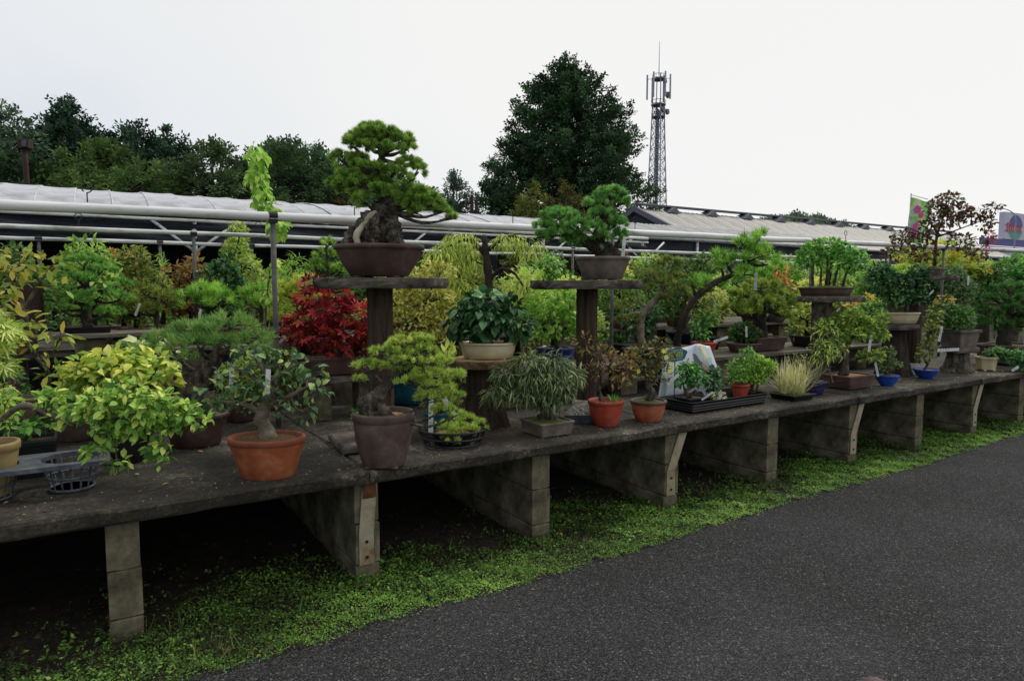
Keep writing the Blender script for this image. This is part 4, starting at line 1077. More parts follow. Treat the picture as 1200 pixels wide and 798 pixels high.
bonsai('pine_bonsai', 'yellow green pine with gnarled trunk in a tall round brown pot at bench edge', (1.375, 3.605, .665), .00494,
       pot=dict(shape='round', rx=34.5, ry=32, h=62, m='brownpot', taper=.72, lip=.045, soil='akadama', mound=2, feet=2, flare=.75),
       trunk=[(-8, 56, 0, 15), (-14, 70, 0, 13), (-4, 82, 0, 10), (6, 94, 0, 7), (18, 108, 0, 5), (26, 130, 2, 3)],
       trunks=[[(-12, 58, -4, 10), (-22, 72, -4, 7), (-26, 80, -2, 4)], [(10, 56, -6, 7), (2, 66, -6, 6), (-6, 74, -4, 5)]],
       pads=[(-14, 116, -6, 22, 8, 14), (4, 132, -4, 24, 9, 16), (26, 142, 0, 22, 9, 16), (46, 132, 0, 22, 9, 15), (64, 120, 0, 20, 9, 15), (32, 122, -12, 24, 8, 14), (54, 106, -8, 22, 9, 14), (36, 98, -14, 22, 8, 12), (66, 94, -4, 20, 10, 14), (78, 82, -4, 18, 9, 12), (56, 80, -10, 18, 8, 12), (84, 104, 0, 14, 9, 12), (18, 112, 8, 26, 9, 16), (44, 146, 6, 16, 8, 12), (-26, 100, -4, 9, 6, 8), (70, 66, -6, 16, 7, 10), (86, 60, -4, 10, 6, 8)],
       fol=dict(kind='pine', cols=PY, size=6, balls=12, needles=75, up=.9, flat=.8, w=.06), branch_r=2.2,
       extra=lambda t, u, zs: (lambda b: (scatter(b, 'small', *(lambda P, D, H, S: (P, D, H, S))(*fol_leaf([(-24 * u, 62 * u, -6 * u, 11 * u, 7 * u, 8 * u)], 'small', 160, 5 * u))), b.obj('weeds', leaf_mat(GR), t, kind='stuff')))(Acc()))
bonsai('spreading_pine', 'low spreading yellow green juvenile pine trailing over a black wire basket', (1.95, 3.86, .665), .00545,
       pot=dict(shape='round', rx=24, ry=22, h=15, m='blackplastic', taper=.8, lip=.02, soil='akadama'),
       trunk=[(0, 12, 0, 3), (4, 18, 0, 2.5), (10, 22, 0, 1.5)],
       pads=[(-10, 22, -8, 13, 7, 10), (6, 20, -12, 16, 8, 10), (22, 18, -10, 13, 8, 10), (34, 22, -2, 9, 8, 8), (-2, 12, -22, 13, 6, 6), (14, 28, 4, 16, 7, 10), (4, 6, -24, 8, 5, 5)],
       fol=dict(kind='pine', cols=PY, size=5.6, balls=12, needles=75, up=.9, flat=.8, w=.06), tags=[(-24, 18, -20, 45, 5.6, .02, 0, 4)],
       extra=lambda t, u, zs: (lambda b: ([tube(b, [(math.cos(q) * rr * u, math.sin(q) * rr * .95 * u, z_ * u) for q in np.linspace(0, 2 * PI, 25)], 1.3 * u, 6, straight=True) for rr, z_ in ((34, 3), (38, 11), (41, 20))],
            [tube(b, [(math.cos(q) * 32 * u, math.sin(q) * 31 * u, .8 * u), (math.cos(q) * 41 * u, math.sin(q) * 39 * u, 20 * u)], .8 * u, 5, straight=True) for q in np.linspace(0, 2 * PI, 22)[:-1]], b.obj('wire_basket', M['blackplastic'], t)))(Acc()))
bonsai('small_pine', 'small yellow green pine in a glazed teal pot behind the wire basket', (2.02, 4.22, .665), .0059,
       pot=dict(shape='round', rx=17, ry=16, h=26, m='teal', taper=.75, lip=.05, soil='soil', soilz=.88),
       trunk=[(0, 22, 0, 4), (3, 34, 0, 3), (0, 46, 0, 2)],
       pads=[(0, 50, 0, 22, 12, 16), (-12, 40, -6, 16, 9, 12), (14, 36, -6, 14, 9, 12), (4, 30, -12, 14, 6, 8)],
       fol=dict(kind='pine', cols=PY, size=6, balls=12, needles=75, up=.9, flat=.8, w=.06), tags=[(22, 20, -14, 36, 6, -.5, .1, 3)])
bonsai('willow_leaf_bonsai', 'bonsai of drooping narrow grey green leaves in a shallow square grey pot', (2.661, 3.80, .665), .00594,
       pot=dict(shape='rect', rx=23, ry=23, h=16, m='greypot', taper=.93, lip=.05, soil='moss', rot=YAW, feet=1, mound=2),
       trunk=[(-4, 15, 0, 9), (0, 24, 0, 7), (-4, 38, 0, 6), (-6, 60, 0, 4), (-4, 80, 0, 2)],
       trunks=[[(12, 14, -4, 4), (4, 22, -2, 4), (0, 30, 0, 4)]],
       pads=[(-20, 84, 0, 24, 12, 18), (6, 82, 2, 24, 12, 18), (26, 68, 0, 20, 12, 16), (-44, 70, 0, 22, 11, 16), (-12, 66, -10, 26, 12, 14), (14, 58, -8, 20, 12, 14), (-54, 50, -2, 18, 10, 12), (-30, 48, -8, 20, 10, 12), (0, 42, -12, 18, 12, 10), (-64, 44, 0, 10, 7, 8)],
       fol=dict(kind='willow', cols=['22331c', '35492a', '4b613a', '66794e', '8d9a6c'], size=14, n=2300, droop=.75, spread=.7), twigs=4, branch_r=1.4)
bonsai('azalea_bonsai', 'sparse azalea with bronze brown leaves in a round red clay pot', (3.196, 3.80, .665), .0064,
       pot=dict(shape='round', rx=20, ry=19, h=30, m='redpot', taper=.68, lip=.05, soil='soil', flare=.75),
       trunk=[(-4, 26, 0, 2.6), (-8, 40, 0, 2.2), (-10, 56, 0, 1.6), (-6, 76, 0, 1)],
       trunks=[[(-8, 42, 0, 1.8), (6, 56, 2, 1.4), (14, 70, 0, .8)]],
       pads=[(-14, 64, 0, 16, 10, 12), (4, 72, 0, 18, 12, 14), (20, 62, 0, 16, 11, 12), (-4, 84, 0, 18, 9, 12), (-26, 96, 4, 14, 12, 10), (14, 52, -4, 14, 8, 10), (26, 76, 2, 12, 10, 10)],
       fol=dict(kind='spoon', cols=['3a2412', '573a1a', '74582c', '5f6a2c', '98824a'], size=7, n=430, spread=1.0, droop=.0), twigs=7,
       extra=lambda t, u, zs: (lambda b: (scatter(b, 'lance', np.column_stack([rng.normal(8 * u, 2 * u, 34), rng.normal(-6 * u, 2 * u, 34), np.full(34, zs)]), np.column_stack([rng.normal(0, .5, (34, 2)), np.ones(34)]), rng.normal(size=(34, 3)), rng.uniform(7, 14, 34) * u), b.obj('weeds', leaf_mat(GR), t, kind='stuff')))(Acc()))
bonsai('shrub_rose', 'small shrub with bronze tips and yellow flowers in a mossy terracotta pot', (3.598, 3.77, .665), .0066,
       pot=dict(shape='round', rx=20, ry=19, h=24, m='terracotta', rim_m='brownpot', taper=.74, lip=.07, soil='moss', flare=.7, mound=2),
       trunk=[(0, 22, 0, 5), (4, 32, 0, 4.4), (-2, 44, 0, 3.4), (2, 60, 0, 2)],
       pads=[(-8, 60, 0, 20, 12, 14), (10, 56, 0, 18, 14, 14), (-2, 78, 2, 22, 12, 14), (16, 74, 0, 16, 12, 12), (-20, 74, 4, 12, 10, 10), (12, 90, 0, 12, 8, 10)],
       fol=dict(kind='spoon', cols=['22331a', '364f20', '4e632a', '6d6a2e', '7c5a34'], size=6, n=800, spread=1.0, droop=.1), twigs=6, tags=[(20, 44, -12, 17, 3, .8)],
       extra=lambda t, u, zs: [(lambda b: (scatter(b, 'spoon', np.repeat(np.array([[x_ * u, -17 * u, z_ * u]]), 7, 0), np.column_stack([np.cos(np.arange(7) * .9), np.full(7, -.3), np.sin(np.arange(7) * .9)]), np.tile([0, -1., 0], (7, 1)), 3.6 * u), b.obj('flower', leaf_mat(['d8c022', 'e8d23a']), t)))(Acc()) for x_, z_ in ((16, 76), (22, 68), (13, 83), (20, 60), (-16, 60))])
# granite lump beside the second stand
a = Acc(); r_ = np.random.default_rng(5)
t = thing('gravel_bag', 'open grey tray heaped with pale gravel beside the pale stand footing', 'gravel tray', (3.16, 4.02, .665), -YAW)
a = Acc(); loft(a, 'rect', [(.13, .11, 0), (.15, .125, .06), (.155, .13, .065), (.145, .12, .065), (.14, .115, .04)], cap1=True); a.obj('tray', M['greyplastic'], t)
n = 1400; a = Acc(); px = rng.uniform(-.135, .135, n); py = rng.uniform(-.11, .11, n)
pz = .045 + .085 * np.clip(1 - (px / .14) ** 2, 0, 1) * np.clip(1 - (py / .12) ** 2, 0, 1)
scatter(a, (ico, icf), np.column_stack([px, py, pz]), rng.normal(size=(n, 3)), rng.normal(size=(n, 3)), rng.uniform(.005, .011, n)); a.obj('pebbles', M['pebble'], t, kind='stuff')
a = Acc(); loft(a, 'round', [(.13, .11, .042), (.12, .1, .07), (.08, .07, .105), (.03, .03, .122)], cap0=True); a.obj('gravel_fill', M['pebble'], t, smooth=True)
# folded gravel sack lying on the slab near the brown pot
t = thing('paving_slab', 'rough pale concrete block lying flat behind the tall brown pot', 'concrete block', (1.46, 4.12, .665), -.1)
a = Acc(); rbox(a, -.2, .2, -.2, .26, 0, .05, .012, wob=.004, nx=6); a.obj('block', M['slabstone'], t)

# ------------------------------------------------------------------ quince and shrubs at the near end
def carrier():
    t = thing('pot_carrier', 'grey plastic carrier plate with round slatted baskets standing on the bench', 'pot carrier', (-.142, 4.02, .665), 0)
    H = .165; R = .128
    holes = [0.0, -.34, -.68]
    a = Acc()
    n = 32; th = np.linspace(0, 2 * PI, n, endpoint=False)
    for cx in holes:
        inner = np.column_stack([cx + np.cos(th) * R, np.sin(th) * R])
        c, s_ = np.cos(th), np.sin(th); k = 1 / np.maximum(np.abs(c), np.abs(s_) * .17 / .17)
        o = np.column_stack([cx + np.clip(c * k, -1, 1) * .17, np.clip(s_ * k, -1, 1) * .17])
        V = np.concatenate([np.column_stack([inner, np.full(n, H)]), np.column_stack([o, np.full(n, H)]), np.column_stack([inner, np.full(n, H - .022)]), np.column_stack([o, np.full(n, H - .022)])])
        i = np.arange(n); j = (i + 1) % n
        a.add(V, [np.column_stack([i, n + i, n + j, j]), np.column_stack([2 * n + i, 2 * n + j, 3 * n + j, 3 * n + i]), np.column_stack([i, j, 2 * n + j, 2 * n + i]), np.column_stack([n + i, 3 * n + i, 3 * n + j, n + j])])
    a.obj('plate', M['greyplastic'], t)
    for cx in holes:
        b = Acc()
        for k in range(16):
            q = k * 2 * PI / 16; w = .3 / 16 * PI
            p = []
            for rr, z_ in ((R - .002, H - .018), (R - .03, .014)):
                for s_ in (-1, 1): p.append((cx + math.cos(q + s_ * w * .7) * rr, math.sin(q + s_ * w * .7) * rr, z_))
            p += [(cx + (x_ - cx) * .97, y_ * .97, z_) for x_, y_, z_ in p]
            b.add(p, [np.array([(0, 1, 3, 2), (4, 6, 7, 5), (0, 2, 6, 4), (1, 5, 7, 3)])])
        for z_, rr in ((.014, R - .03), (.075, R - .018)): tube(b, [(cx + math.cos(q) * rr, math.sin(q) * rr, z_) for q in np.linspace(0, 2 * PI, 29)], .006, 6, straight=True)
        loft(b, 'round', [(R - .03, R - .03, .004), (R - .03, R - .03, .012)], n=24)
        o = b.obj('basket', M['greyplastic'], t); o.location.x = 0
carrier()
bonsai('quince_bonsai', 'leaning quince in a tan pot whose long branch reaches over the grey carrier', (-.465, 4.03, .682), .00423,
       pot=dict(shape='round', rx=27, ry=27, h=62, m='tan', taper=.62, lip=.06, soil='soil', flare=.6),
       trunk=[(6, 54, 0, 6), (4, 66, 0, 4.5), (2, 78, 0, 5.5), (14, 84, -2, 3.8), (28, 96, -6, 3.4), (46, 106, -10, 3.3), (62, 106, -14, 3), (84, 98, -20, 2.7), (112, 92, -28, 2.4), (150, 92, -34, 2), (190, 96, -36, 1.5), (222, 86, -36, 1)],
       pads=[(132, 104, -28, 24.0, 11.52, 20), (158, 112, -34, 30.0, 18.72, 26), (182, 104, -36, 34.0, 21.599999999999998, 28), (210, 110, -36, 30.0, 20.16, 26), (224, 98, -36, 24.0, 17.28, 22), (202, 88, -40, 26.0, 14.399999999999999, 20), (162, 86, -40, 22.0, 14.399999999999999, 18), (154, 62, -42, 18.0, 11.52, 12), (170, 50, -42, 12.0, 8.64, 8), (212, 68, -42, 14.0, 10.08, 10), (88, 112, -18, 18.0, 11, 14), (247, 98, -36, 12.0, 5.76, 10), (10, 92, 4, 16.0, 13, 14), (14, 106, 8, 20.0, 10, 14), (258, 94, -34, 16, 8, 10), (240, 108, -34, 16, 9, 12), (100, 94, -26, 16, 9, 10), (218, 54, -44, 13, 9, 8), (84, 118, -22, 16, 8, 10), (176, 128, -30, 24, 9, 16)],
       fol=dict(kind='oval', cols=YG, size=12, n=1500, spread=1.3, droop=.3, shell=.2, objs=300, trans=.35), bark='barkpale', twigs=5, branch_r=1.2)
bonsai('leafy_shrub', 'bushy shrub with glossy yellow green pointed leaves standing behind the quince branch', (.10, 4.5, .665), .00508,
       pot=dict(shape='round', rx=30, ry=30, h=44, m='blackplastic', taper=.75, lip=.04, soil='soil'),
       trunk=[(0, 40, 0, 4), (4, 70, 0, 3), (0, 110, 0, 2)], trunks=[[(0, 44, 0, 3), (-26, 80, 0, 2), (-40, 110, 0, 1)], [(0, 44, 0, 3), (30, 80, 0, 2), (44, 110, 0, 1)]],
       pads=[(-40, 106, 0, 26, 15, 22), (-10, 118, 0, 32, 15, 26), (24, 114, 0, 30, 16, 26), (48, 102, 0, 20, 16, 20), (0, 102, -16, 44, 16, 18), (-52, 96, -4, 16, 14, 14), (30, 90, -14, 28, 16, 16), (-20, 92, -18, 30, 16, 14)],
       fol=dict(kind='broad', cols=['45661a', '688a22', '8ca42c', 'acb838', 'c0c05a'], size=14, n=800, spread=1.1, droop=.35, shell=.2, objs=220, trans=.35), twigs=4, branch_r=1.2)
bonsai('black_pot_plant', 'small leafy seedling in a black rectangular pot beside the tan pot', (-.36, 4.45, .665), .00467, cat='potted plant',
       pot=dict(shape='rect', rx=30, ry=22, h=44, m='blackplastic', taper=.9, lip=.06, soil='soil', rot=YAW),
       trunk=[(0, 40, 0, 2), (-4, 54, 0, 1.5), (2, 66, 0, 1)], pads=[(-10, 60, 0, 22, 10, 16), (14, 56, -6, 14, 8, 10)],
       fol=dict(kind='oval', cols=GR, size=12, n=110, spread=1, droop=.2))
bonsai('lace_leaf_maple', 'cut leaved green maple with feathery leaves crowding in at the bench end', (-.50, 4.62, .665), .0048,
       pot=dict(shape='round', rx=28, ry=28, h=40, m='brownpot', taper=.75, lip=.05, soil='soil'),
       trunk=[(4, 36, 0, 7), (10, 60, 0, 6), (20, 84, 0, 5), (12, 110, 0, 4), (0, 140, 0, 2.4)], trunks=[[(14, 80, 0, 4), (26, 92, -4, 3.4), (34, 106, -6, 2)]],
       pads=[(-20, 178, 0, 30, 16, 24), (10, 160, -6, 26, 18, 20), (-10, 140, -12, 32, 18, 18), (14, 126, -14, 22, 16, 14), (-20, 112, -14, 26, 14, 14), (18, 100, -14, 16, 10, 10)],
       fol=dict(kind='lace', cols=['45601a', '628027', '7f9a3a', '9db352', 'b5c46e'], size=21, n=520, spread=.6, droop=.75, objs=200, trans=.35), bark='bark')
bonsai('yellowing_azalea', 'tall azalea with yellowing whorled leaves beside the brown wooden box', (-.47, 5.1, .82), .0052,
       pot=dict(shape='round', rx=26, ry=26, h=36, m='brownpot', taper=.75, lip=.05, soil='soil'),
       trunk=[(0, 34, 0, 4), (6, 70, 0, 3.4), (22, 110, 0, 3), (20, 150, 0, 2.4), (10, 190, 0, 1.4)], trunks=[[(20, 100, 0, 2.4), (44, 70, 0, 2), (50, 50, -4, 1.5)], [(20, 140, 0, 2), (44, 176, 0, 1.6), (60, 190, 0, 1)]],
       pads=[(4, 178, 0, 22, 24, 18), (-10, 150, 0, 22, 24, 18), (20, 196, 0, 20, 16, 16), (58, 192, -4, 18, 14, 14), (66, 166, -6, 10, 10, 8), (20, 130, -6, 24, 14, 16), (40, 100, -6, 20, 10, 14), (56, 66, -8, 18, 14, 12), (-4, 110, -4, 24, 18, 16), (66, 110, -6, 12, 8, 8)],
       fol=dict(kind='spoon', cols=['40601a', '5e7a1e', '7c8e28', '989a30', '9c8a34'], size=16, n=330, spread=1.0, droop=.1, objs=240, trans=.3), bark='bark', twigs=5, branch_r=1.2)
t = thing('wooden_box', 'tall dark brown wooden box standing on the old grey planks', 'box', (-.47, 6.08, 1.343), -.15)
for x0, x1, y0, y1 in ((-.12, .12, -.1, -.085), (-.12, .12, .085, .1), (-.12, -.105, -.0845, .0845), (.105, .12, -.0845, .0845)):
    a = Acc(); rbox(a, x0, x1, y0, y1, 0, .37, .002, wob=.001, nx=2); a.obj('board', M['woodbrown'], t)
bonsai('spruce_bonsai', 'rounded spruce bonsai with bright green clumps standing on the old grey planks', (-.06, 6.02, 1.343), .0065,
       pot=dict(shape='rect', rx=24, ry=18, h=8, m='blackplastic', taper=.9, lip=.05, soil='soil', rot=YAW),
       trunk=[(0, 7, 0, 5.5), (-2, 24, 0, 5), (2, 44, 0, 4), (0, 64, 0, 2)],
       pads=[(0, 82, 0, 22, 9, 18), (-20, 70, 0, 18, 9, 16), (20, 72, 0, 18, 9, 16), (-36, 56, 0, 14, 8, 14), (38, 56, 0, 14, 8, 14), (0, 62, -14, 26, 9, 12), (-20, 46, -12, 18, 8, 12), (24, 44, -12, 20, 8, 12), (44, 40, 0, 10, 7, 12), (-42, 40, 0, 10, 7, 12), (-30, 28, -6, 16, 7, 12), (30, 24, -8, 18, 7, 12), (0, 36, -16, 18, 8, 10)],
       fol=dict(kind='pine', cols=['24481a', '3a6a22', '53882e', '70a63e', '8cbc50'], size=5.5, balls=12, needles=70, flat=.5, w=.07), bark='barkdark', branch_r=2)
bonsai('pine_bonsai', 'wide umbrella shaped dark green pine with thick grey trunk behind the ivy leaved bonsai', (.52, 4.75, .665), .00558,
       pot=dict(shape='round', rx=36, ry=30, h=38, m='unglazed', taper=.75, lip=.05, soil='moss'),
       trunk=[(4, 36, 0, 16), (2, 60, 0, 13), (8, 80, 0, 11), (22, 96, 0, 9), (30, 112, 0, 6), (20, 132, 0, 3)],
       pads=[(10, 134, 0, 34, 13, 26), (46, 140, 0, 30, 13, 24), (-30, 120, 0, 28, 12, 22), (70, 122, 0, 26, 12, 22), (14, 118, -18, 34, 12, 18), (50, 118, -16, 28, 11, 18), (-44, 108, -6, 18, 9, 14), (86, 110, 0, 14, 9, 14)],
       fol=dict(kind='pine', cols=['264a20', '3c682c', '55823a', '749848', '909e54'], size=11, balls=13, needles=95, flat=.5, w=.03, up=.7), branch_r=3)

# ------------------------------------------------------------------ middle of the bench
def low_stand(label, X, Y, z0, z, w, d, bw, m='slabstone'):
    t = thing('low_stand', label, 'plant stand', (X, Y, z0), 0)
    a = Acc(); rbox(a, -w / 2, w / 2, -d / 2, d / 2, z - z0 - .05, z - z0, .008, wob=.004, nx=8); a.obj('slab_top', M[m], t)
    for sx in (-1, 1):
        a = Acc(); rbox(a, sx * w * .3 - bw / 2, sx * w * .3 + bw / 2, -d * .35, d * .35, 0, z - z0 - .052, .008, wob=.003, nx=2); a.obj('block', M['block'], t)
low_stand('low slab on two concrete blocks under the red maple trough', 1.64, 5.2, .661, 1.005, .62, .34, .13)
bonsai('red_maple', 'crimson leaved maple filling a long dark rectangular trough', (1.64, 5.2, 1.005), .00682,
       pot=dict(shape='rect', rx=42, ry=22, h=20, m='unglazed', taper=.9, lip=.04, soil='soil', rot=YAW * .9, feet=1.5),
       trunk=[(0, 18, 0, 4), (-2, 40, 0, 3), (0, 70, 0, 2)], trunks=[[(-12, 18, 0, 3), (-24, 42, 0, 2), (-34, 60, 0, 1)], [(14, 18, 0, 3), (26, 44, 0, 2), (30, 64, 0, 1)]],
       pads=[(-40, 62, 0, 24, 9, 18), (-10, 76, 0, 32, 8, 22), (-28, 90, 0, 24, 7, 16), (20, 70, 0, 28, 9, 22), (36, 54, 0, 20, 10, 18), (-52, 46, -4, 18, 8, 14), (-34, 104, 0, 12, 5, 10), (-20, 48, -16, 26, 12, 14), (12, 46, -16, 26, 12, 14), (0, 32, -14, 30, 10, 12), (40, 38, -4, 14, 8, 12), (-2, 92, 0, 14, 6, 12)],
       fol=dict(kind='maple', cols=RD, size=14, n=700, spread=.4, droop=.12, objs=300, trans=.3), branch_r=1)
bonsai('camellia_bonsai', 'broad glossy dark green leaves on twin trunks in an oval cream pot', (2.455, 4.27, 1.166), .0064,
       pot=dict(shape='round', rx=32, ry=24, h=18, m='cream', taper=.88, lip=.03, soil='soil', feet=1, flare=.7),
       trunk=[(-6, 16, 0, 4.5), (0, 30, 0, 3.6), (6, 44, 0, 2.4)], trunks=[[(4, 16, 0, 4), (-6, 30, -2, 3), (-12, 46, 0, 2)], [(18, 16, 0, 2.4), (24, 24, -2, 2), (34, 30, -2, 1.2)]],
       pads=[(0, 66, 0, 26, 12, 20), (-22, 56, 0, 18, 12, 16), (24, 56, 0, 18, 14, 16), (0, 48, -14, 26, 12, 14), (-32, 42, -4, 16, 12, 14), (34, 36, -4, 16, 12, 14), (-14, 34, -14, 16, 8, 10), (16, 40, -14, 16, 10, 10)],
       fol=dict(kind='broad', cols=DG, size=15, n=520, spread=.8, droop=.55, objs=260, trans=.2, rough=.35), branch_r=1.2)
bonsai('upright_shoots', 'fresh upright shoots with pointed lime leaves beside the dark stump stand', (2.36, 4.72, .665), .0066, cat='plant',
       pot=dict(shape='round', rx=16, ry=16, h=20, m='brownpot', taper=.75, lip=.05, soil='soil'),
       trunk=[(0, 18, 0, 1.2), (-4, 44, 0, 1), (-2, 78, 0, .6)], trunks=[[(0, 18, 0, 1.2), (14, 40, 0, 1), (20, 60, 0, .6)], [(0, 18, 0, 1), (-12, 40, 0, .8), (-16, 58, 0, .5)]],
       pads=[(-3, 66, 0, 9, 18, 8), (17, 52, 0, 9, 14, 8), (-14, 48, 0, 8, 12, 8)],
       fol=dict(kind='spoon', cols=['55761c', '7a9a2c', '9cb844', 'b9cc64'], size=15, n=90, spread=.6, droop=-.8), twigs=0)
bonsai('bush_in_blue_pot', 'bushy heart leaved shrub in a deep blue glazed pot behind the second stand', (3.60, 5.0, .965), .0079,
       pot=dict(shape='round', rx=22, ry=20, h=22, m='blue', taper=.84, lip=.04, soil='soil'),
       trunk=[(2, 20, 0, 3), (0, 40, 0, 2.4), (4, 66, 0, 1.4)], trunks=[[(0, 30, 0, 2), (-20, 50, 0, 1.4), (-34, 66, 0, .8)], [(2, 34, 0, 2), (20, 52, 0, 1.4)]],
       pads=[(-10, 72, 0, 28, 16, 22), (16, 70, 0, 24, 18, 20), (-34, 58, 0, 18, 16, 16), (0, 52, -14, 28, 14, 14), (24, 48, -6, 16, 12, 12), (-14, 40, -12, 16, 8, 10)],
       fol=dict(kind='oval', cols=['3a6a16', '568a20', '76a430', '96b846'], size=8.5, n=1000, spread=.9, droop=.3), twigs=4)
bonsai('weeping_tree', 'weeping tree of drooping lime leaves around a straight dark trunk in the middle row', (3.15, 5.45, .965), .0080,
       pot=dict(shape='round', rx=28, ry=26, h=20, m='unglazed', taper=.8, lip=.05, soil='soil'),
       trunk=[(0, 18, 0, 6), (2, 50, 0, 5.5), (0, 90, 0, 5), (-4, 130, 0, 4.2), (-6, 152, 0, 2.5)], trunks=[[(0, 100, 0, 3), (14, 112, -4, 2.2), (28, 108, -4, 1.6), (36, 98, -4, 1)], [(-4, 128, 0, 3), (-24, 146, 0, 2), (-50, 138, 0, 1)], [(-4, 134, 0, 2.4), (24, 150, 0, 1.6), (50, 142, 0, 1)]],
       pads=[(-34, 146, 0, 24, 10, 18), (-56, 126, 0, 20, 18, 18), (-44, 108, 0, 22, 24, 18), (-24, 128, 10, 20, 18, 18), (22, 146, 4, 22, 9, 16), (46, 138, 0, 20, 10, 14), (28, 82, 8, 20, 18, 16), (44, 90, 0, 14, 16, 12), (-60, 92, -4, 20, 16, 16), (-30, 84, -4, 22, 18, 16), (8, 60, 8, 18, 14, 14)],
       fol=dict(kind='willow', cols=LM, size=14, n=2200, spread=.5, droop=1.0, trans=.35), bark='barkdark', twigs=5, branch_r=1.2)
bonsai('fine_leaf_shrub', 'broad mound of fine yellow olive foliage behind the tall brown pot and pine', (2.36, 5.5, .665), .0073, cat='shrub',
       pot=dict(shape='round', rx=30, ry=28, h=30, m='teal', taper=.8, lip=.05, soil='soil'),
       trunk=[(0, 28, 0, 4), (0, 70, 0, 3), (10, 110, 0, 2)], trunks=[[(0, 40, 0, 3), (-30, 90, 0, 2)], [(0, 40, 0, 3), (34, 90, 0, 2)]],
       pads=[(-20, 122, 0, 34, 16, 26), (24, 126, 0, 34, 18, 26), (0, 150, 4, 32, 14, 22), (46, 104, 0, 24, 18, 20), (-46, 102, 0, 24, 18, 20), (0, 98, -18, 50, 18, 18), (30, 76, -12, 30, 14, 16), (-24, 74, -14, 34, 14, 16), (34, 160, 4, 22, 12, 18)],
       fol=dict(kind='small', cols=['5a6420', '78812c', '949a3c', 'b0b054', 'c4bf74'], size=7, n=4200, spread=1.0, droop=.25), twigs=6)
bonsai('white_trunk_pine', 'pine with a pale crooked trunk and layered olive green pads', (4.78, 5.1, .965), .0088,
       pot=dict(shape='round', rx=24, ry=22, h=12, m='navy', taper=.75, lip=.06, soil='akadama'),
       trunk=[(0, 11, 0, 4.6), (-3, 30, 0, 4.2), (-2, 50, 0, 4.2), (8, 62, 0, 3.8), (20, 76, 0, 3), (22, 92, 0, 2)],
       trunks=[[(-3, 52, 0, 2.4), (-14, 52, 0, 1.6), (-26, 48, 0, 1)]],
       pads=[(28, 108, 0, 18, 9, 14), (12, 94, 0, 16, 8, 14), (40, 90, 0, 16, 8, 14), (22, 84, -12, 18, 7, 10), (46, 74, 0, 14, 8, 12), (30, 70, -10, 14, 7, 10), (-10, 80, 0, 14, 7, 12), (-26, 58, 0, 13, 7, 10), (-18, 44, 0, 14, 7, 10)],
       fol=dict(kind='pine', cols=PO, size=6.5, balls=11, needles=75, w=.06), bark='barkpale', branch_r=2)
bonsai('black_pine', 'tall leaning pine with long curved dark trunk and bright lime needle tufts', (5.37, 5.2, .965), .00934,
       pot=dict(shape='round', rx=26, ry=24, h=10, m='navy', taper=.75, lip=.06, soil='akadama'),
       trunk=[(0, 8, 0, 4.4), (2, 24, 0, 4.2), (8, 44, 0, 4), (18, 62, 0, 3.8), (32, 76, 0, 3.6), (48, 86, 0, 3.2), (62, 92, 0, 2.6), (74, 104, 0, 2), (82, 124, 0, 1.5)],
       pads=[(94, 134, 0, 12, 10, 10), (74, 128, 0, 8, 7, 8), (54, 114, 0, 13, 8, 10), (90, 112, 0, 24, 13, 14), (104, 104, 2, 14, 10, 12), (72, 108, -4, 14, 8, 10), (50, 100, 0, 12, 7, 10), (16, 82, 0, 12, 9, 10), (34, 82, 2, 12, 7, 10), (76, 92, -8, 14, 8, 10)],
       fol=dict(kind='pine', cols=PL, size=10.5, balls=16, needles=90, flat=.7, w=.04), bark='barkdark', branch_r=2.2)
bonsai('stout_pine', 'pine with thick black trunk and olive clumps in a brown rectangular pot', (6.5, 5.0, .965), .00993,
       pot=dict(shape='rect', rx=27, ry=17, h=15, m='unglazed', taper=.9, lip=.04, soil='moss', rot=YAW, feet=1),
       trunk=[(0, 13, 0, 10), (2, 22, 0, 6.5), (0, 40, 0, 6), (6, 52, 0, 5), (-2, 70, 0, 3)],
       pads=[(0, 74, 0, 22, 9, 16), (-22, 62, 0, 18, 9, 14), (20, 62, 0, 20, 9, 14), (34, 50, 0, 12, 7, 12), (-34, 48, 0, 14, 8, 12), (0, 56, -14, 22, 8, 10), (-14, 44, -10, 16, 7, 10), (26, 40, -8, 14, 6, 10)],
       fol=dict(kind='pine', cols=['34480f', '506a1a', '6c8626', '8aa036', 'a3b448'], size=6, balls=12, needles=75, w=.06), bark='barkdark', branch_r=2.4, tags=[(-14, 70, -20, 20, 3.4, .02)])
bonsai('lime_pine', 'squat pine of bright lime tufts next to the leaning pine crown', (7.0, 5.45, .965), .0106,
       pot=dict(shape='round', rx=18, ry=18, h=14, m='greypot', taper=.8, lip=.05, soil='soil'),
       trunk=[(0, 12, 0, 4), (-4, 36, 0, 3), (0, 64, 0, 2)],
       pads=[(-30, 76, 0, 16, 9, 12), (-8, 80, 0, 18, 10, 14), (14, 78, 0, 14, 11, 12), (20, 90, 0, 12, 7, 10), (-50, 72, 0, 12, 8, 10), (0, 66, -10, 24, 7, 10)],
       fol=dict(kind='pine', cols=PL, size=9, balls=14, needles=85, flat=.7, w=.045), bark='barkdark')
bonsai('plant_in_red_pot', 'leafy dark green seedling in an orange red pot behind the white sack', (5.42, 4.86, .965), .0091, cat='potted plant',
       pot=dict(shape='round', rx=14, ry=14, h=17, m='redpot', taper=.66, lip=.08, soil='soil'),
       trunk=[(0, 15, 0, 1.6), (0, 28, 0, 1.2), (-2, 44, 0, .8)], pads=[(-4, 36, 0, 13, 13, 11), (6, 44, 0, 11, 10, 10), (-6, 26, -4, 10, 7, 8)],
       fol=dict(kind='oval', cols=GR, size=6, n=340, spread=1), tags=[(8, 18, -10, 17, 2.8, 1.25)])
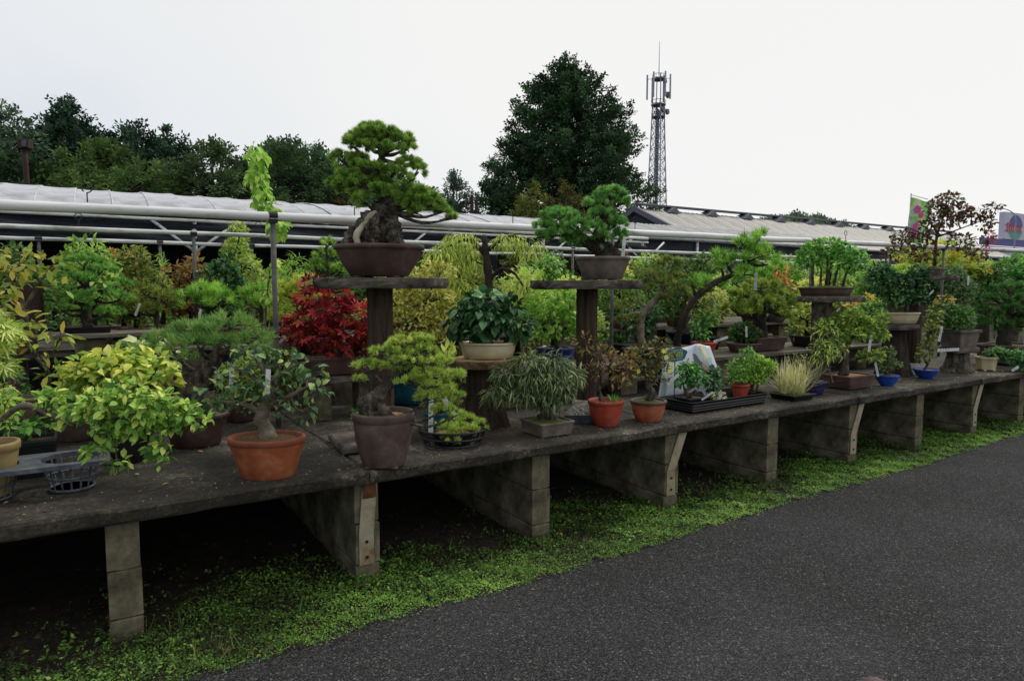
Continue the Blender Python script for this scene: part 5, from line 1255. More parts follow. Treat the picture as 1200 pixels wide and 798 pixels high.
bonsai('shrub_in_navy_pot', 'dense green shrub in a flared navy pot behind the leaning trunk', (5.75, 5.42, .965), .0098,
       pot=dict(shape='round', rx=23, ry=23, h=22, m='navy', taper=.42, lip=.05, soil='soil', flare=.5, feet=1),
       trunk=[(0, 20, 0, 3), (-4, 44, 0, 2), (0, 70, 0, 1.4)], pads=[(-14, 66, 0, 22, 14, 18), (10, 76, 0, 22, 14, 18), (-2, 96, 0, 24, 13, 18), (18, 104, 0, 18, 10, 14), (-24, 48, -6, 16, 10, 12), (14, 54, -10, 18, 10, 12), (-18, 90, 0, 16, 10, 14)],
       fol=dict(kind='oval', cols=['24401a', '385a22', '50742c', '6c8c3c'], size=6, n=1700, spread=1), twigs=4)
bonsai('dark_shrub', 'rounded dark green shrub in a dark pot between the pale and black pine trunks', (5.05, 5.45, .965), .0092, cat='shrub',
       pot=dict(shape='rect', rx=26, ry=18, h=12, m='blackplastic', taper=.85, lip=.04, soil='soil', rot=YAW),
       trunk=[(0, 10, 0, 2.4), (0, 24, 0, 2)], pads=[(0, 34, 0, 20, 12, 16), (12, 46, 0, 16, 10, 14), (-12, 44, 0, 14, 10, 12)],
       fol=dict(kind='oval', cols=DG, size=6.5, n=650, spread=1))
bonsai('yellow_speckled_shrub', 'pale variegated shrub with tiny cream yellow leaves near the stout pine', (6.2, 5.5, .965), .0100, cat='shrub',
       pot=dict(shape='round', rx=15, ry=15, h=14, m='blackplastic', taper=.8, lip=.05, soil='soil'),
       trunk=[(0, 12, 0, 2), (-4, 30, 0, 1.5)], pads=[(-14, 54, 0, 16, 14, 14), (6, 60, 0, 16, 14, 14), (-4, 38, -6, 18, 10, 12), (16, 44, 0, 12, 10, 10)],
       fol=dict(kind='oval', cols=['6a7a2a', '9aa03c', 'bcb658', 'd0c878'], size=5, n=650, spread=1))

# ------------------------------------------------------------------ white fertiliser sack, teal card, black tray of miniatures
t = thing('fertiliser_sack', 'white plastic sack printed with a gardener leaning behind the tray of miniatures', 'sack', (4.50, 4.18, .665), -YAW)
W, Hh = .29, .50
nu, nv = 13, 15
gu, gv = np.meshgrid(np.linspace(-1, 1, nu), np.linspace(0, 1, nv))
wid = W * (1.0 - .30 * np.clip(gv - .45, 0, 1) / .55 * (gu > 0) - .16 * gv)
skew = .05 * gv
bul = .07 * (1 - gu ** 2) ** .7 * np.sin(np.clip(gv, 0.0, 1) * PI * .9 + .18)
wr = .006 * np.sin(gu * 7 + gv * 9) + .005 * np.sin(gv * 17 - gu * 4)
lean = gv * .14
X_ = gu * wid + skew; Z_ = gv * Hh * (1 - .08 * np.clip(-gu, 0, 1) * gv) + .01 * np.sin(gu * 5) * gv
F_ = np.column_stack([X_.ravel(), (lean - bul + wr).ravel(), Z_.ravel()]); B_ = np.column_stack([X_.ravel(), (lean + .02 + bul * .3).ravel(), Z_.ravel()])
q = (np.arange(nv - 1)[:, None] * nu + np.arange(nu - 1)[None]).ravel(); N = nu * nv
rim = np.concatenate([np.arange(nu), np.arange(1, nv) * nu + nu - 1, (nv - 1) * nu + np.arange(nu - 2, -1, -1), np.arange(nv - 2, 0, -1) * nu]); r2 = np.roll(rim, -1)
Acc().add(np.concatenate([F_, B_]), [np.column_stack([q, q + 1, q + nu + 1, q + nu]), np.column_stack([q + N, q + nu + N, q + nu + 1 + N, q + 1 + N]), np.column_stack([rim, rim + N, r2 + N, r2])]).obj('bag', mat('sack_plastic', 'c4c8d2', 'dfe1e6', scale=5, bump=.15, rough=.4), t, smooth=True)
def on_sack(u_, v_, off=.004):
    w_ = W * (1.0 - .30 * max(v_ - .45, 0) / .55 * (u_ > 0) - .16 * v_)
    b_ = .07 * (1 - u_ * u_) ** .7 * math.sin(v_ * PI * .9 + .18)
    wr_ = .006 * math.sin(u_ * 7 + v_ * 9) + .005 * math.sin(v_ * 17 - u_ * 4)
    return (u_ * w_ + .05 * v_, v_ * .14 - b_ + wr_ - off, v_ * Hh * (1 - .08 * max(-u_, 0) * v_) + .01 * math.sin(u_ * 5) * v_)
def decal(name, poly, c, off):
    P = np.array(poly, float); pc = P.mean(0)
    a = Acc(); rings = [pc + (P - pc) * s_ for s_ in (1, .66, .33)]; n = len(P)
    V = [on_sack(p[0], p[1], off) for r_ in rings for p in r_] + [on_sack(pc[0], pc[1], off)]
    i = np.arange(n); j = (i + 1) % n
    a.add(V, [np.column_stack([k * n + i, k * n + j, k * n + n + j, k * n + n + i]) for k in range(2)] + [np.column_stack([2 * n + i, 2 * n + j, np.full(n, 3 * n)])])
    a.obj(name, plain('print_' + c, c, .45), t)
decal('printed_figure', [(.10, .99), (.75, .99), (.85, .80), (.75, .62), (.40, .58), (.18, .66), (.0, .8)], 'a9bdbd', .005)
decal('printed_figure', [(.32, .99), (.62, .99), (.66, .74), (.42, .72)], 'cdc4a4', .007)
decal('printed_figure', [(-.02, .86), (.1, .84), (.36, .68), (.62, .60), (.60, .52), (.30, .56), (.02, .68)], '4d4a52', .009)
decal('printed_figure', [(.34, .70), (.52, .64), (.64, .58), (.60, .52), (.42, .56), (.3, .62)], 'b98c7c', .011)
decal('printed_figure', [(.62, .66), (.84, .64), (.88, .52), (.70, .46), (.58, .52)], '2f4a58', .010)
decal('printed_figure', [(.10, .58), (.58, .50), (.56, .42), (.14, .44)], '5b7a82', .008)
for (u_, v_, s_) in ((-.42, .80, .06), (-.36, .70, .09), (-.2, .78, .04), (-.3, .62, .05), (-.12, .66, .035), (-.08, .56, .03)):
    decal('printed_leaf', [(u_ - s_, v_), (u_, v_ + s_ * .6), (u_ + s_ * 1.2, v_ + .02), (u_ + .01, v_ - s_ * .7)], '6c7488', .006)
for (u_, v_) in ((.62, .30), (.70, .36), (.55, .22), (.76, .26)):
    decal('printed_blossom', [(u_ - .07, v_), (u_, v_ + .05), (u_ + .07, v_ + .01), (u_, v_ - .05)], 'b98ab0', .006)
decal('printed_band', [(-.98, .02), (-.80, .02), (-.84, .34), (-.95, .40)], '8fa3a0', .006)
for (u_, v_, w_) in ((-.9, .1, .01), (.0, .34, .2), (.05, .26, .16)):
    pass
card = thing('plant_card', 'oval teal price card with yellow and white print above the white sack', 'card', (4.17, 4.05, .665), -YAW)
a = Acc(); tube(a, [(.0, .02, 0), (.0, .02, .42)], .004, 6, straight=True); a.obj('stake', M['blackplastic'], card)
a = Acc(); o = outline('round', .098, .062, 28) * (1 + .06 * np.sin(np.linspace(0, 2 * PI, 28, endpoint=False) * 6))[:, None]
V = np.concatenate([np.column_stack([o[:, 0], np.full(28, y_), o[:, 1] + .455 + o[:, 0] * .12]) for y_ in (0, .004)]); i = np.arange(28); j = (i + 1) % 28
a.add(V, [np.arange(28)[None], (np.arange(28) + 28)[::-1][None], np.column_stack([i, i + 28, j + 28, j])]); a.obj('plate', mat('card_teal', '2b6470', '3a7d88', bump=0, rough=.4), card)
ya, wa = Acc(), Acc()
def stroke(A_, x0, z0, x1, z1, w_):
    d_ = np.array([x1 - x0, z1 - z0]); d_ = d_ / (np.linalg.norm(d_) + 1e-9) * 1; p_ = np.array([-d_[1], d_[0]]) * w_ / 2
    pts = [(x0 + p_[0], z0 + p_[1]), (x0 - p_[0], z0 - p_[1]), (x1 - p_[0], z1 - p_[1]), (x1 + p_[0], z1 + p_[1])]
    A_.add([(x_, -.0022, z_ + .455 + x_ * .12) for x_, z_ in pts], np.array([[0, 1, 2, 3]]))
for cx in (-.042, .0, .042):
    for z_ in (-.018, 0, .018): stroke(ya, cx - .016, z_, cx + .016, z_, .006)
    for x_ in (-.014, .014): stroke(ya, cx + x_, -.02, cx + x_, .02, .005)
for k in range(7): stroke(wa, -.054 + k * .018, .036, -.044 + k * .018, .036, .008)
for k in range(9): stroke(wa, -.05 + k * .0125, -.037, -.043 + k * .0125, -.037, .005)
ya.obj('lettering', plain('card_yellow', 'd8c24a', .5), card); wa.obj('lettering', M['white'], card)

tray = thing('black_tray', 'ribbed black plastic tray of miniature plants on the concrete bench', 'tray', (4.53, 3.93, .665), 0.02)
a = Acc(); loft(a, 'rect', [(.455, .155, .0), (.47, .17, .012), (.475, .175, .02), (.472, .172, .03), (.478, .178, .04), (.474, .174, .05), (.482, .182, .062), (.478, .178, .074), (.492, .192, .09), (.498, .198, .096), (.485, .185, .097), (.47, .17, .05), (.455, .155, .012)], cap1=True); a.obj('tray_body', M['blackplastic'], tray)
TB = .678
bonsai('mini_bonsai', 'miniature bonsai with fresh green leaves in a square black pot in the tray', (4.22, 3.90, TB), .0070,
       pot=dict(shape='rect', rx=16, ry=11, h=14, m='blackplastic', taper=.85, lip=.08, soil='soil', rot=YAW),
       trunk=[(-4, 13, 0, 3), (-8, 20, 0, 2.4), (0, 26, 0, 1.6)], trunks=[[(-4, 13, -2, 2.4), (4, 22, -2, 1.5)]],
       pads=[(-8, 42, 0, 14, 11, 12), (6, 36, 0, 12, 9, 10), (-12, 32, -2, 11, 7, 9), (-4, 50, 0, 10, 7, 8)], fol=dict(kind='oval', cols=['1f4d18', '2f6a22', '468432', '62a048'], size=6, n=520, spread=1), tags=[(8, 12, -12, 16, 2.2, .95)])
bonsai('mini_bonsai', 'miniature with dark glossy leaves between the black square pot and the small red pot', (4.52, 3.94, TB), .0073,
       pot=dict(shape='round', rx=9, ry=9, h=10, m='blackplastic', taper=.8, lip=.08, soil='soil'),
       trunk=[(0, 9, 0, 1.4), (0, 24, 0, 1)], pads=[(0, 24, 0, 10, 11, 9), (2, 38, 0, 8, 7, 7), (-12, 40, 0, 5, 4, 4)], fol=dict(kind='oval', cols=DG, size=5.5, n=380, spread=1))
bonsai('mini_plant', 'airy seedling in a small bright red plastic pot in the black tray', (4.86, 3.93, TB), .0076, cat='potted plant',
       pot=dict(shape='round', rx=10, ry=10, h=20, m='redpot', taper=.7, lip=.1, soil='soil'),
       trunk=[(0, 18, 0, 1), (0, 36, 0, .8), (4, 54, 0, .5)], pads=[(-2, 40, 0, 14, 10, 10), (8, 54, 0, 10, 8, 8), (-6, 28, -4, 12, 6, 8)], fol=dict(kind='small', cols=['274a16', '3d6a22', '5a8a30', '7fa848'], size=5, n=620, spread=1), twigs=6, branch_r=.6)
bonsai('mini_conifer', 'feathery yellow green miniature conifer overhanging the end of the black tray', (5.06, 3.95, TB), .0078,
       pot=dict(shape='round', rx=11, ry=11, h=10, m='unglazed', taper=.8, lip=.05, soil='moss'),
       trunk=[(-2, 9, 0, 2.4), (0, 20, 0, 2), (4, 32, 0, 1.2)], trunks=[[(4, 8, 0, 1.6), (8, 24, 0, 1.2)]],
       pads=[(-6, 34, 0, 13, 9, 11), (10, 34, 0, 13, 10, 11), (2, 44, 0, 12, 8, 10), (18, 38, 0, 9, 8, 8), (-12, 26, -4, 9, 6, 8), (4, 24, -8, 12, 6, 6)], fol=dict(kind='small', cols=['3d6a1c', '5a8a26', '80a834', 'a4bc46'], size=4.2, n=2200, spread=1.0))
bonsai('succulent_cup', 'tiny pale leaved seedling with a white tag at the front of the black tray', (4.47, 3.83, TB), .0072, cat='potted plant',
       pot=dict(shape='round', rx=8, ry=8, h=9, m='blackplastic', taper=.8, lip=.06, soil='akadama'),
       trunk=[(0, 8, 0, .8), (0, 12, 0, .6)], pads=[(0, 13, 0, 9, 4, 7)], fol=dict(kind='oval', cols=['5a6a3a', '7c8a58', 'a3ab86'], size=4.5, n=80, spread=1), tags=[(-3, 8, -7, 9, 3, .4)])
def grass(t, u, zs):
    n = 520; b = Acc()
    for k in range(n):
        an, rr = rng.random() * 2 * PI, rng.random() ** .5 * 15 * u; L = rng.uniform(26, 54) * u; le = rng.normal(0, .6); ld = rng.uniform(0, 2 * PI)
        p0 = np.array([math.cos(an) * rr, math.sin(an) * rr * .8, zs - .004]); dv = np.array([math.cos(ld) * le, math.sin(ld) * le, 1.0]); dv /= np.linalg.norm(dv)
        bend = np.array([math.cos(ld), math.sin(ld), -.5]) * rng.uniform(.0, .5) * L
        p1, p2 = p0 + dv * L * .55 + bend * .25, p0 + dv * L + bend; s_ = np.array([-math.sin(ld), math.cos(ld), 0]) * .38 * u
        b.add([p0 - s_, p0 + s_, p1 + s_ * .8, p1 - s_ * .8, p2], [np.array([(0, 1, 2, 3)]), np.array([(3, 2, 4)])], rng.random())
    b.obj('grass_blades', leaf_mat(['6a6a32', '8f9a58', 'aab27c', 'c9cda6', 'a08a5a'], False, .3), t, kind='stuff')
bonsai('variegated_grass', 'tuft of pale variegated grass in a low square black tray on the bench edge', (5.42, 3.80, .665), .00785, cat='potted plant', pot=dict(shape='rect', rx=20, ry=17, h=7, m='blackplastic', taper=.86, lip=.08, soil='moss', rot=YAW, mound=2), extra=grass)
bonsai('wispy_plant', 'wispy climber with pale curling stems in a small violet glazed pot', (5.82, 3.86, .665), .0082, cat='potted plant',
       pot=dict(shape='round', rx=15, ry=14, h=16, m='purple', taper=.75, lip=.07, soil='moss'),
       trunk=[(0, 15, 0, 1), (-10, 30, -6, .7), (-22, 20, -10, .4)], trunks=[[(4, 15, 0, 1), (10, 34, 0, .7), (2, 60, 0, .4)], [(2, 15, 0, .9), (16, 30, -4, .6), (20, 14, -8, .4)], [(0, 15, 0, .8), (14, 44, 0, .6), (34, 56, 0, .4)]],
       pads=[(8, 50, 0, 18, 14, 12), (28, 52, 0, 14, 12, 10), (-20, 42, -4, 12, 10, 8), (14, 74, 0, 20, 12, 12)], fol=dict(kind='willow', cols=['5a7a20', '7c9a30', '9cb848', 'b4c868'], size=9, n=170, spread=.8, droop=.5), twigs=2, branch_r=.7, bark='barkpale')
bonsai('forest_bonsai', 'miniature forest of slim trunks with bright green leaves in an oval dark tray', (6.50, 4.2, 1.602), .00894,
       pot=dict(shape='round', rx=31, ry=17, h=10, m='unglazed', taper=.9, lip=.06, soil='moss', mound=3),
       trunk=[(0, 9, 0, 2.4), (2, 26, 0, 2), (0, 48, 0, 1)], trunks=[[(-14, 9, 2, 1.8), (-16, 28, 0, 1.4), (-14, 44, 0, .7)], [(-8, 9, -4, 1.6), (-8, 30, -4, 1.2), (-10, 46, -4, .6)], [(10, 9, 2, 1.8), (12, 28, 0, 1.5), (16, 46, 0, .8)], [(18, 9, -3, 1.6), (22, 26, -3, 1.2), (28, 38, -3, .6)], [(6, 9, 6, 1.5), (8, 30, 6, 1.2), (6, 50, 6, .6)]],
       pads=[(0, 56, 0, 24, 11, 14), (-18, 48, 0, 16, 12, 13), (20, 50, 0, 18, 11, 13), (36, 42, 0, 12, 10, 12), (-28, 40, 0, 10, 8, 10), (4, 40, -8, 24, 9, 8), (28, 34, -4, 12, 6, 8)], fol=dict(kind='oval', cols=['2c5c18', '427a22', '5c9630', '7db04a'], size=6, n=1500, spread=1, droop=.1), twigs=3, branch_r=.8)
bonsai('layered_bonsai', 'layered bonsai of small olive green leaves in a square brown pot near the blue dish', (6.53, 3.93, .665), .00871,
       pot=dict(shape='rect', rx=24, ry=17, h=15, m='unglazed', taper=.9, lip=.06, soil='akadama', rot=YAW, feet=1),
       trunk=[(-6, 14, 0, 6), (-4, 26, 0, 4.6), (-4, 44, 0, 3.6), (2, 64, 0, 2.2)],
       pads=[(-2, 82, 0, 20, 8, 15), (-22, 72, 0, 17, 8, 14), (22, 72, 0, 18, 8, 14), (34, 62, 0, 12, 6, 10), (0, 64, -12, 22, 7, 10), (-24, 50, -2, 17, 6, 12), (24, 38, -4, 16, 5, 10), (-30, 38, -4, 13, 5, 10), (36, 82, 0, 8, 5, 8)], fol=dict(kind='small', cols=['33521a', '4f7022', '71902e', '97ac46'], size=6.5, n=2300, spread=1, droop=.1), tags=[(14, 44, -16, 20, 3, .1)], branch_r=1.8)
bonsai('round_headed_bonsai', 'dark green double headed bonsai in the shallow cream pot on the dark stump', (7.96, 4.2, 1.271), .00997,
       pot=dict(shape='round', rx=22, ry=15, h=13, m='cream', taper=.84, lip=.05, soil='moss', mound=2, flare=.6),
       trunk=[(-8, 12, 0, 4), (-12, 26, 0, 3), (-14, 42, 0, 2)], trunks=[[(6, 12, 0, 3), (10, 28, 0, 2.4), (12, 42, 0, 1.4)]],
       pads=[(-20, 48, 0, 20, 15, 17), (-26, 62, 0, 14, 9, 12), (14, 46, 0, 18, 14, 15), (20, 58, 0, 13, 9, 12), (-4, 32, -8, 18, 8, 10), (18, 30, -4, 12, 7, 10)], fol=dict(kind='oval', cols=DG, size=5.5, n=1900, spread=1, droop=.2))
bonsai('tiny_bonsai', 'tiny twiggy bonsai with a curved white tag in a bright blue dish', (6.98, 3.78, .665), .0089,
       pot=dict(shape='round', rx=13, ry=11, h=13, m='cobalt', taper=.5, lip=.04, soil='moss', mound=2, flare=.7),
       trunk=[(0, 12, 0, 3), (-2, 22, 0, 2.4), (2, 34, 0, 1.4), (-2, 44, 0, .8)], pads=[(-2, 38, 0, 11, 8, 8), (6, 26, -2, 9, 6, 7), (-4, 22, -2, 9, 5, 7)], fol=dict(kind='small', cols=['2a4018', '43602a', '64803c'], size=4.5, n=260, spread=1), tags=[(-14, 12, -6, 18, 2.6, -.25)], bark='bark')
bonsai('slim_seedling', 'slim leaning seedling with a long white tag in a shallow cobalt pot', (7.94, 3.87, .665), .0096,
       pot=dict(shape='round', rx=13, ry=12, h=11, m='cobalt', taper=.5, lip=.1, soil='akadama', flare=.7),
       trunk=[(-2, 10, 0, 1.4), (4, 22, 0, 1.2), (8, 38, 0, 1), (4, 54, 0, .6)], pads=[(4, 56, 0, 9, 12, 8), (2, 36, 0, 12, 8, 8), (10, 72, 0, 9, 8, 7), (-4, 26, 0, 9, 6, 7)], fol=dict(kind='oval', cols=['3a4c1a', '556a24', '738634', '97a04a'], size=5, n=330, spread=1), tags=[(6, 34, -10, 25, 3.4, 1.52), (11, 44, -4, 18, 3, .15)])
bonsai('yellow_tipped_maple', 'small leafed shrub with yellow shoots in a square grey pot on the rooty stump', (8.95, 4.0, .968), .0106,
       pot=dict(shape='rect', rx=16, ry=14, h=20, m='greypot', taper=.82, lip=.08, soil='soil', rot=YAW * .6),
       trunk=[(-4, 18, 0, 2.6), (-12, 30, 0, 2), (-16, 42, 0, 1.2)], pads=[(-18, 40, 0, 18, 11, 13), (2, 36, 0, 14, 10, 12), (-26, 28, -2, 12, 8, 9), (-6, 28, -10, 15, 7, 8)], fol=dict(kind='oval', cols=['1f4218', '315a20', '477430', '5f8c3c'], size=5, n=1300, spread=1),
       extra=lambda t, u, zs: (lambda b, L: (scatter(b, 'oval', *L), b.obj('yellow_shoots', leaf_mat(['8a7a1c', 'a89a34', '9a7a30']), t, kind='stuff')))(Acc(), fol_leaf([(-20 * u, 54 * u, -2 * u, 12 * u, 6 * u, 8 * u), (-36 * u, 42 * u, -2 * u, 5 * u, 5 * u, 5 * u)], 'oval', 80, 4 * u)))
bonsai('cascade_juniper', 'blue green juniper spilling sideways from a small cream hexagonal pot', (9.36, 3.86, .665), .0106,
       pot=dict(shape='hex', rx=11, ry=11, h=15, m='cream', taper=.86, lip=.12, soil='moss', feet=1),
       trunk=[(0, 14, 0, 2.4), (10, 20, 0, 2), (28, 14, -4, 1.5), (46, 4, -8, 1)], pads=[(12, 20, 0, 14, 6, 9), (28, 16, -4, 14, 7, 9), (42, 8, -6, 12, 6, 8), (52, 0, -8, 8, 6, 7)], fol=dict(kind='small', cols=['234a26', '356436', '4e8046', '6c9a58'], size=5.5, n=1100, spread=1.1), tags=[(20, 1, -14, 9, 3, 1.0)])
bonsai('tiered_conifer', 'large tiered dark green conifer in a dark rectangular pot at the far bench end', (10.42, 4.05, .665), .0112,
       pot=dict(shape='rect', rx=32, ry=22, h=22, m='unglazed', taper=.9, lip=.05, soil='moss', rot=YAW, feet=2),
       trunk=[(-4, 20, 0, 8), (-6, 40, 0, 6), (0, 60, 0, 4), (-2, 84, 0, 2)],
       pads=[(-4, 90, 0, 20, 7, 15), (-20, 76, 0, 20, 7, 16), (18, 76, 0, 20, 7, 16), (-32, 62, -2, 17, 7, 14), (30, 62, -2, 18, 7, 14), (0, 64, -14, 26, 7, 12), (-24, 48, -8, 22, 7, 12), (22, 46, -8, 24, 7, 12), (0, 52, 10, 34, 10, 14)], fol=dict(kind='pine', cols=['173a16', '285220', '3f6e2c', '5c8a3c'], size=5.5, balls=12, needles=70, flat=.5, w=.07), tags=[(2, 22, -24, 26, 4.4, .2)], bark='barkdark', branch_r=2.2)
bonsai('crape_myrtle', 'small flowering tree of dark bronze leaves and magenta blooms in a pale bowl', (8.70, 4.2, 1.826), .0104,
       pot=dict(shape='round', rx=10.5, ry=10.5, h=9, m='greypot', taper=.6, lip=.05, soil='moss', mound=4, flare=.6),
       trunk=[(0, 9, 0, 2), (0, 26, 0, 1.8), (1, 48, 0, 1.5), (6, 64, 0, 1), (10, 80, 0, .6)], trunks=[[(1, 46, 0, 1.2), (18, 52, -2, .9), (40, 60, 0, .6), (62, 68, 0, .4)], [(0, 40, 0, 1.1), (-18, 50, 0, .8), (-36, 58, 0, .5)], [(1, 50, 0, 1), (-10, 70, 0, .7), (-4, 88, 0, .4)], [(0, 30, 0, .9), (22, 34, 0, .7), (40, 26, 0, .4)]],
       pads=[(12, 88, 0, 17, 8, 14), (0, 78, 0, 14, 9, 12), (24, 74, 0, 20, 9, 14), (-8, 56, -2, 14, 9, 12), (4, 66, -4, 22, 9, 12), (40, 70, 0, 14, 7, 11), (-40, 46, 0, 15, 8, 11), (56, 62, 0, 11, 9, 10), (62, 78, 0, 8, 5, 7), (-22, 40, -4, 18, 8, 10), (28, 40, -2, 20, 8, 12), (-44, 26, 0, 20, 7, 12), (-16, 26, -2, 16, 8, 10), (70, 82, 0, 6, 3, 5), (48, 26, 0, 14, 6, 9), (62, 44, 0, 8, 8, 7)],
       fol=dict(kind='oval', cols=['2c2018', '46302a', '5c3e30', '464c26', '68603a'], size=6, n=1700, spread=1.0, droop=.2, trans=.2), twigs=6, branch_r=.7, bark='bark',
       extra=lambda t, u, zs: (lambda b, L: (scatter(b, 'small', *L), b.obj('flowers', leaf_mat(['a8204e', 'c43a6a', 'd86a8c']), t, kind='stuff')))(Acc(), fol_leaf([(p[0] * u, p[1] * u, -4 * u, 4 * u, 4 * u, 4 * u) for p in ((60, 48), (58, 30), (64, 42))], 'small', 80, 3.4 * u)))

# ------------------------------------------------------------------ vine on the pole, and the plants on the rear staging
bonsai('climbing_vine', 'tall column of lime vine leaves climbing above the white pipes beside the grey pole', (1.16, 5.85, -.02), .0062, cat='vine',
       pot=dict(shape='round', rx=22, ry=22, h=36, m='blackplastic', taper=.75, lip=.05, soil='soil'),
       trunk=[(0, 34, 0, 1.4), (2, 160, 0, 1.2), (10, 260, 0, 1), (20, 350, 0, .8), (4, 410, 0, .7), (2, 455, 0, .5)],
       pads=[(2, 448, 0, 12, 18, 11), (1, 420, 0, 12, 18, 11), (8, 396, 0, 12, 16, 11), (18, 374, 0, 14, 14, 12), (28, 356, 0, 15, 12, 12), (22, 300, 0, 8, 12, 7), (14, 262, 0, 9, 10, 8)],
       fol=dict(kind='broad', cols=['4d7a1c', '6c9a26', '8ab43c', 'a5c85a'], size=12, n=420, spread=.5, droop=1.0, objs=220, trans=.4), twigs=2, branch_r=.6)
REAR = 'potted plants crowding the rear staging'
# label, image-plane anchor turned to ground (X, Y), z, size unit, pads, kind, colours, leaf size, n
def rear(name, label, X, Y, pads, kind, cols, size, n, u=.0082, z=1.2, pot='brownpot', prx=20, ph=16, tr=2.0, twigs=2, bark='barkdark', **f):
    h = max(p[1] for p in pads)
    k = dict(kind=kind, cols=cols, size=size)
    if kind == 'pine': k.update(balls=12, needles=n, w=f.pop('w', .06))
    else: k.update(n=n, spread=f.pop('spread', 1.0), droop=f.pop('droop', .2))
    return bonsai(name, label, (X, Y, z), u, cat='plant', pot=dict(shape='round', rx=prx, ry=prx, h=ph, m=pot, taper=.75, lip=.05, soil='soil'),
           trunk=[(0, ph - 2, 0, tr * 1.5), (2, (ph + h) / 2, 0, tr), (0, h, 0, tr * .5)], pads=pads, fol=k, twigs=twigs, group=REAR, bark=bark,
           tags=[(rng.uniform(-.3, .3) * prx * 2, h * rng.uniform(.45, .75), -pads[0][5] - 5, 13, 2.4, rng.uniform(-.5, .9))] if rng.random() < .5 else ())
def blob(w, h, base=22, k=5):
    r = np.random.default_rng(int(w * 31 + h * 7)); out = [(0, base + h * .5, 0, w * .42, h * .42, w * .36)]
    for i in range(k):
        an = i * 2 * PI / k; out.append((math.cos(an) * w * .33, base + h * (.45 + .35 * math.sin(an)), r.uniform(-.25, .1) * w, w * .26, h * .22, w * .22))
    return out
rear('dark_bush', 'dark fine leaved bush at the end of the rear row behind the yellowing azalea', -.55, 6.5, blob(70, 80), 'oval', ['22401a', '355624', '4f7030', '6a8840'], 6.5, 1500)
rear('azalea_bush', 'pale green azalea bush spreading in the rear row behind the rounded spruce', -.02, 6.75, blob(70, 92), 'spoon', ['3f6420', '5a822c', '7aa03c', '98b858'], 9, 900)
rear('juniper_bush', 'flat topped olive juniper bush in the rear row beside the two brown spires', .3, 6.9, blob(64, 84), 'small', PO, 6, 2400)
rear('spire_plant', 'pair of narrow bronze yellow spires standing behind the rear row', .22, 7.35, [(-10, 80, 0, 9, 26, 8), (12, 76, 0, 9, 28, 8), (-8, 44, 0, 10, 16, 8), (12, 40, 0, 10, 16, 8)], 'small', ['5a4a1c', '80682a', '9c8436', 'b09c50'], 6, 1300)
rear('tall_reed', 'thin bright green bamboo like stem between bronze plants of the rear row', .55, 7.35, [(0, 70, 0, 5, 34, 5), (4, 40, 0, 8, 16, 6)], 'willow', PL, 9, 260, droop=-.4)
rear('bronze_shrub', 'shrub with coppery orange leaves under the white braces of the greenhouse', .80, 7.2, blob(56, 76), 'oval', ['4a3a1c', '6e5226', '8a6a30', '6f7a34'], 8, 700)
rear('tuft_pine', 'bright lime cushion pine with long soft needles in the rear row', .82, 6.4, [(0, 54, 0, 20, 11, 16), (-14, 46, 0, 16, 10, 14), (16, 44, 0, 16, 10, 14), (0, 40, -10, 22, 8, 10)], 'pine', PL, 9, 90, w=.045)
rear('crooked_pine', 'dark olive pine with a bent bare grey branch in the rear row', .42, 6.35, [(-12, 54, 0, 18, 9, 14), (8, 48, 0, 16, 9, 12), (-26, 40, 0, 14, 8, 12), (-6, 36, -8, 20, 8, 10)], 'pine', PO, 7, 85)
rear('broadleaf_shrub', 'dark broad leaved shrub right beside the thin pole in the rear row', 1.02, 6.7, blob(48, 74), 'oval', DG, 9, 700)
rear('tuft_pine', 'smaller round lime needle cushion with a dark centre in the rear row', 1.25, 6.3, [(0, 50, 0, 20, 11, 16), (0, 38, -8, 22, 8, 10)], 'pine', PL, 10, 80, w=.04)
rear('feather_conifer', 'tall feathery yellowish conifer under the greenhouse rail near the vine', 1.26, 7.3, [(0, 126, 0, 12, 16, 10), (-4, 104, 0, 18, 16, 14), (6, 84, 0, 22, 18, 16), (-10, 64, 0, 26, 16, 16), (16, 58, 0, 24, 16, 16)], 'small', ['4c6a1e', '6a8a2c', '8aa444', 'a6b860'], 6, 2300)
rear('yellow_juniper', 'golden green juniper mound just behind the grey pole', 1.55, 6.0, blob(62, 60, 14), 'pine', ['5a701a', '82982a', 'a4b83c', 'bccb58'], 6, 70, z=.965 if False else 1.2, w=.08)
rear('cloud_pine', 'cloud pruned mid green pine in the rear row before the big brown pot', 1.95, 6.6, [(0, 98, 0, 16, 9, 13), (-14, 82, 0, 18, 9, 14), (18, 80, 0, 18, 9, 14), (-26, 64, 0, 18, 9, 14), (28, 60, 0, 16, 9, 14), (0, 60, -10, 24, 9, 12), (4, 112, 0, 9, 8, 8)], 'pine', PG, 6.5, 80)
rear('pale_leaf_plant', 'plant of large pale grey green leaves below the dark olive pine', .45, 5.75, blob(54, 40, 14), 'broad', ['4a6a2c', '6a8848', '8aa468', 'a8b888'], 15, 130, z=.665, ph=50, u=.0064) if False else None
bonsai('pale_leaf_plant', 'plant of large pale grey green leaves below the dark olive pine', (.30, 5.4, .665), .0062, cat='plant',
       pot=dict(shape='round', rx=24, ry=24, h=60, m='brownpot', taper=.75, lip=.05, soil='soil'), trunk=[(0, 58, 0, 2), (0, 90, 0, 1.4)], pads=[(-6, 92, 0, 26, 14, 18), (16, 86, 0, 16, 12, 14), (0, 78, -10, 24, 10, 12)],
       fol=dict(kind='broad', cols=['4a6a2c', '6a8848', '8aa468', 'a8b888'], size=16, n=150, droop=.3, objs=100))
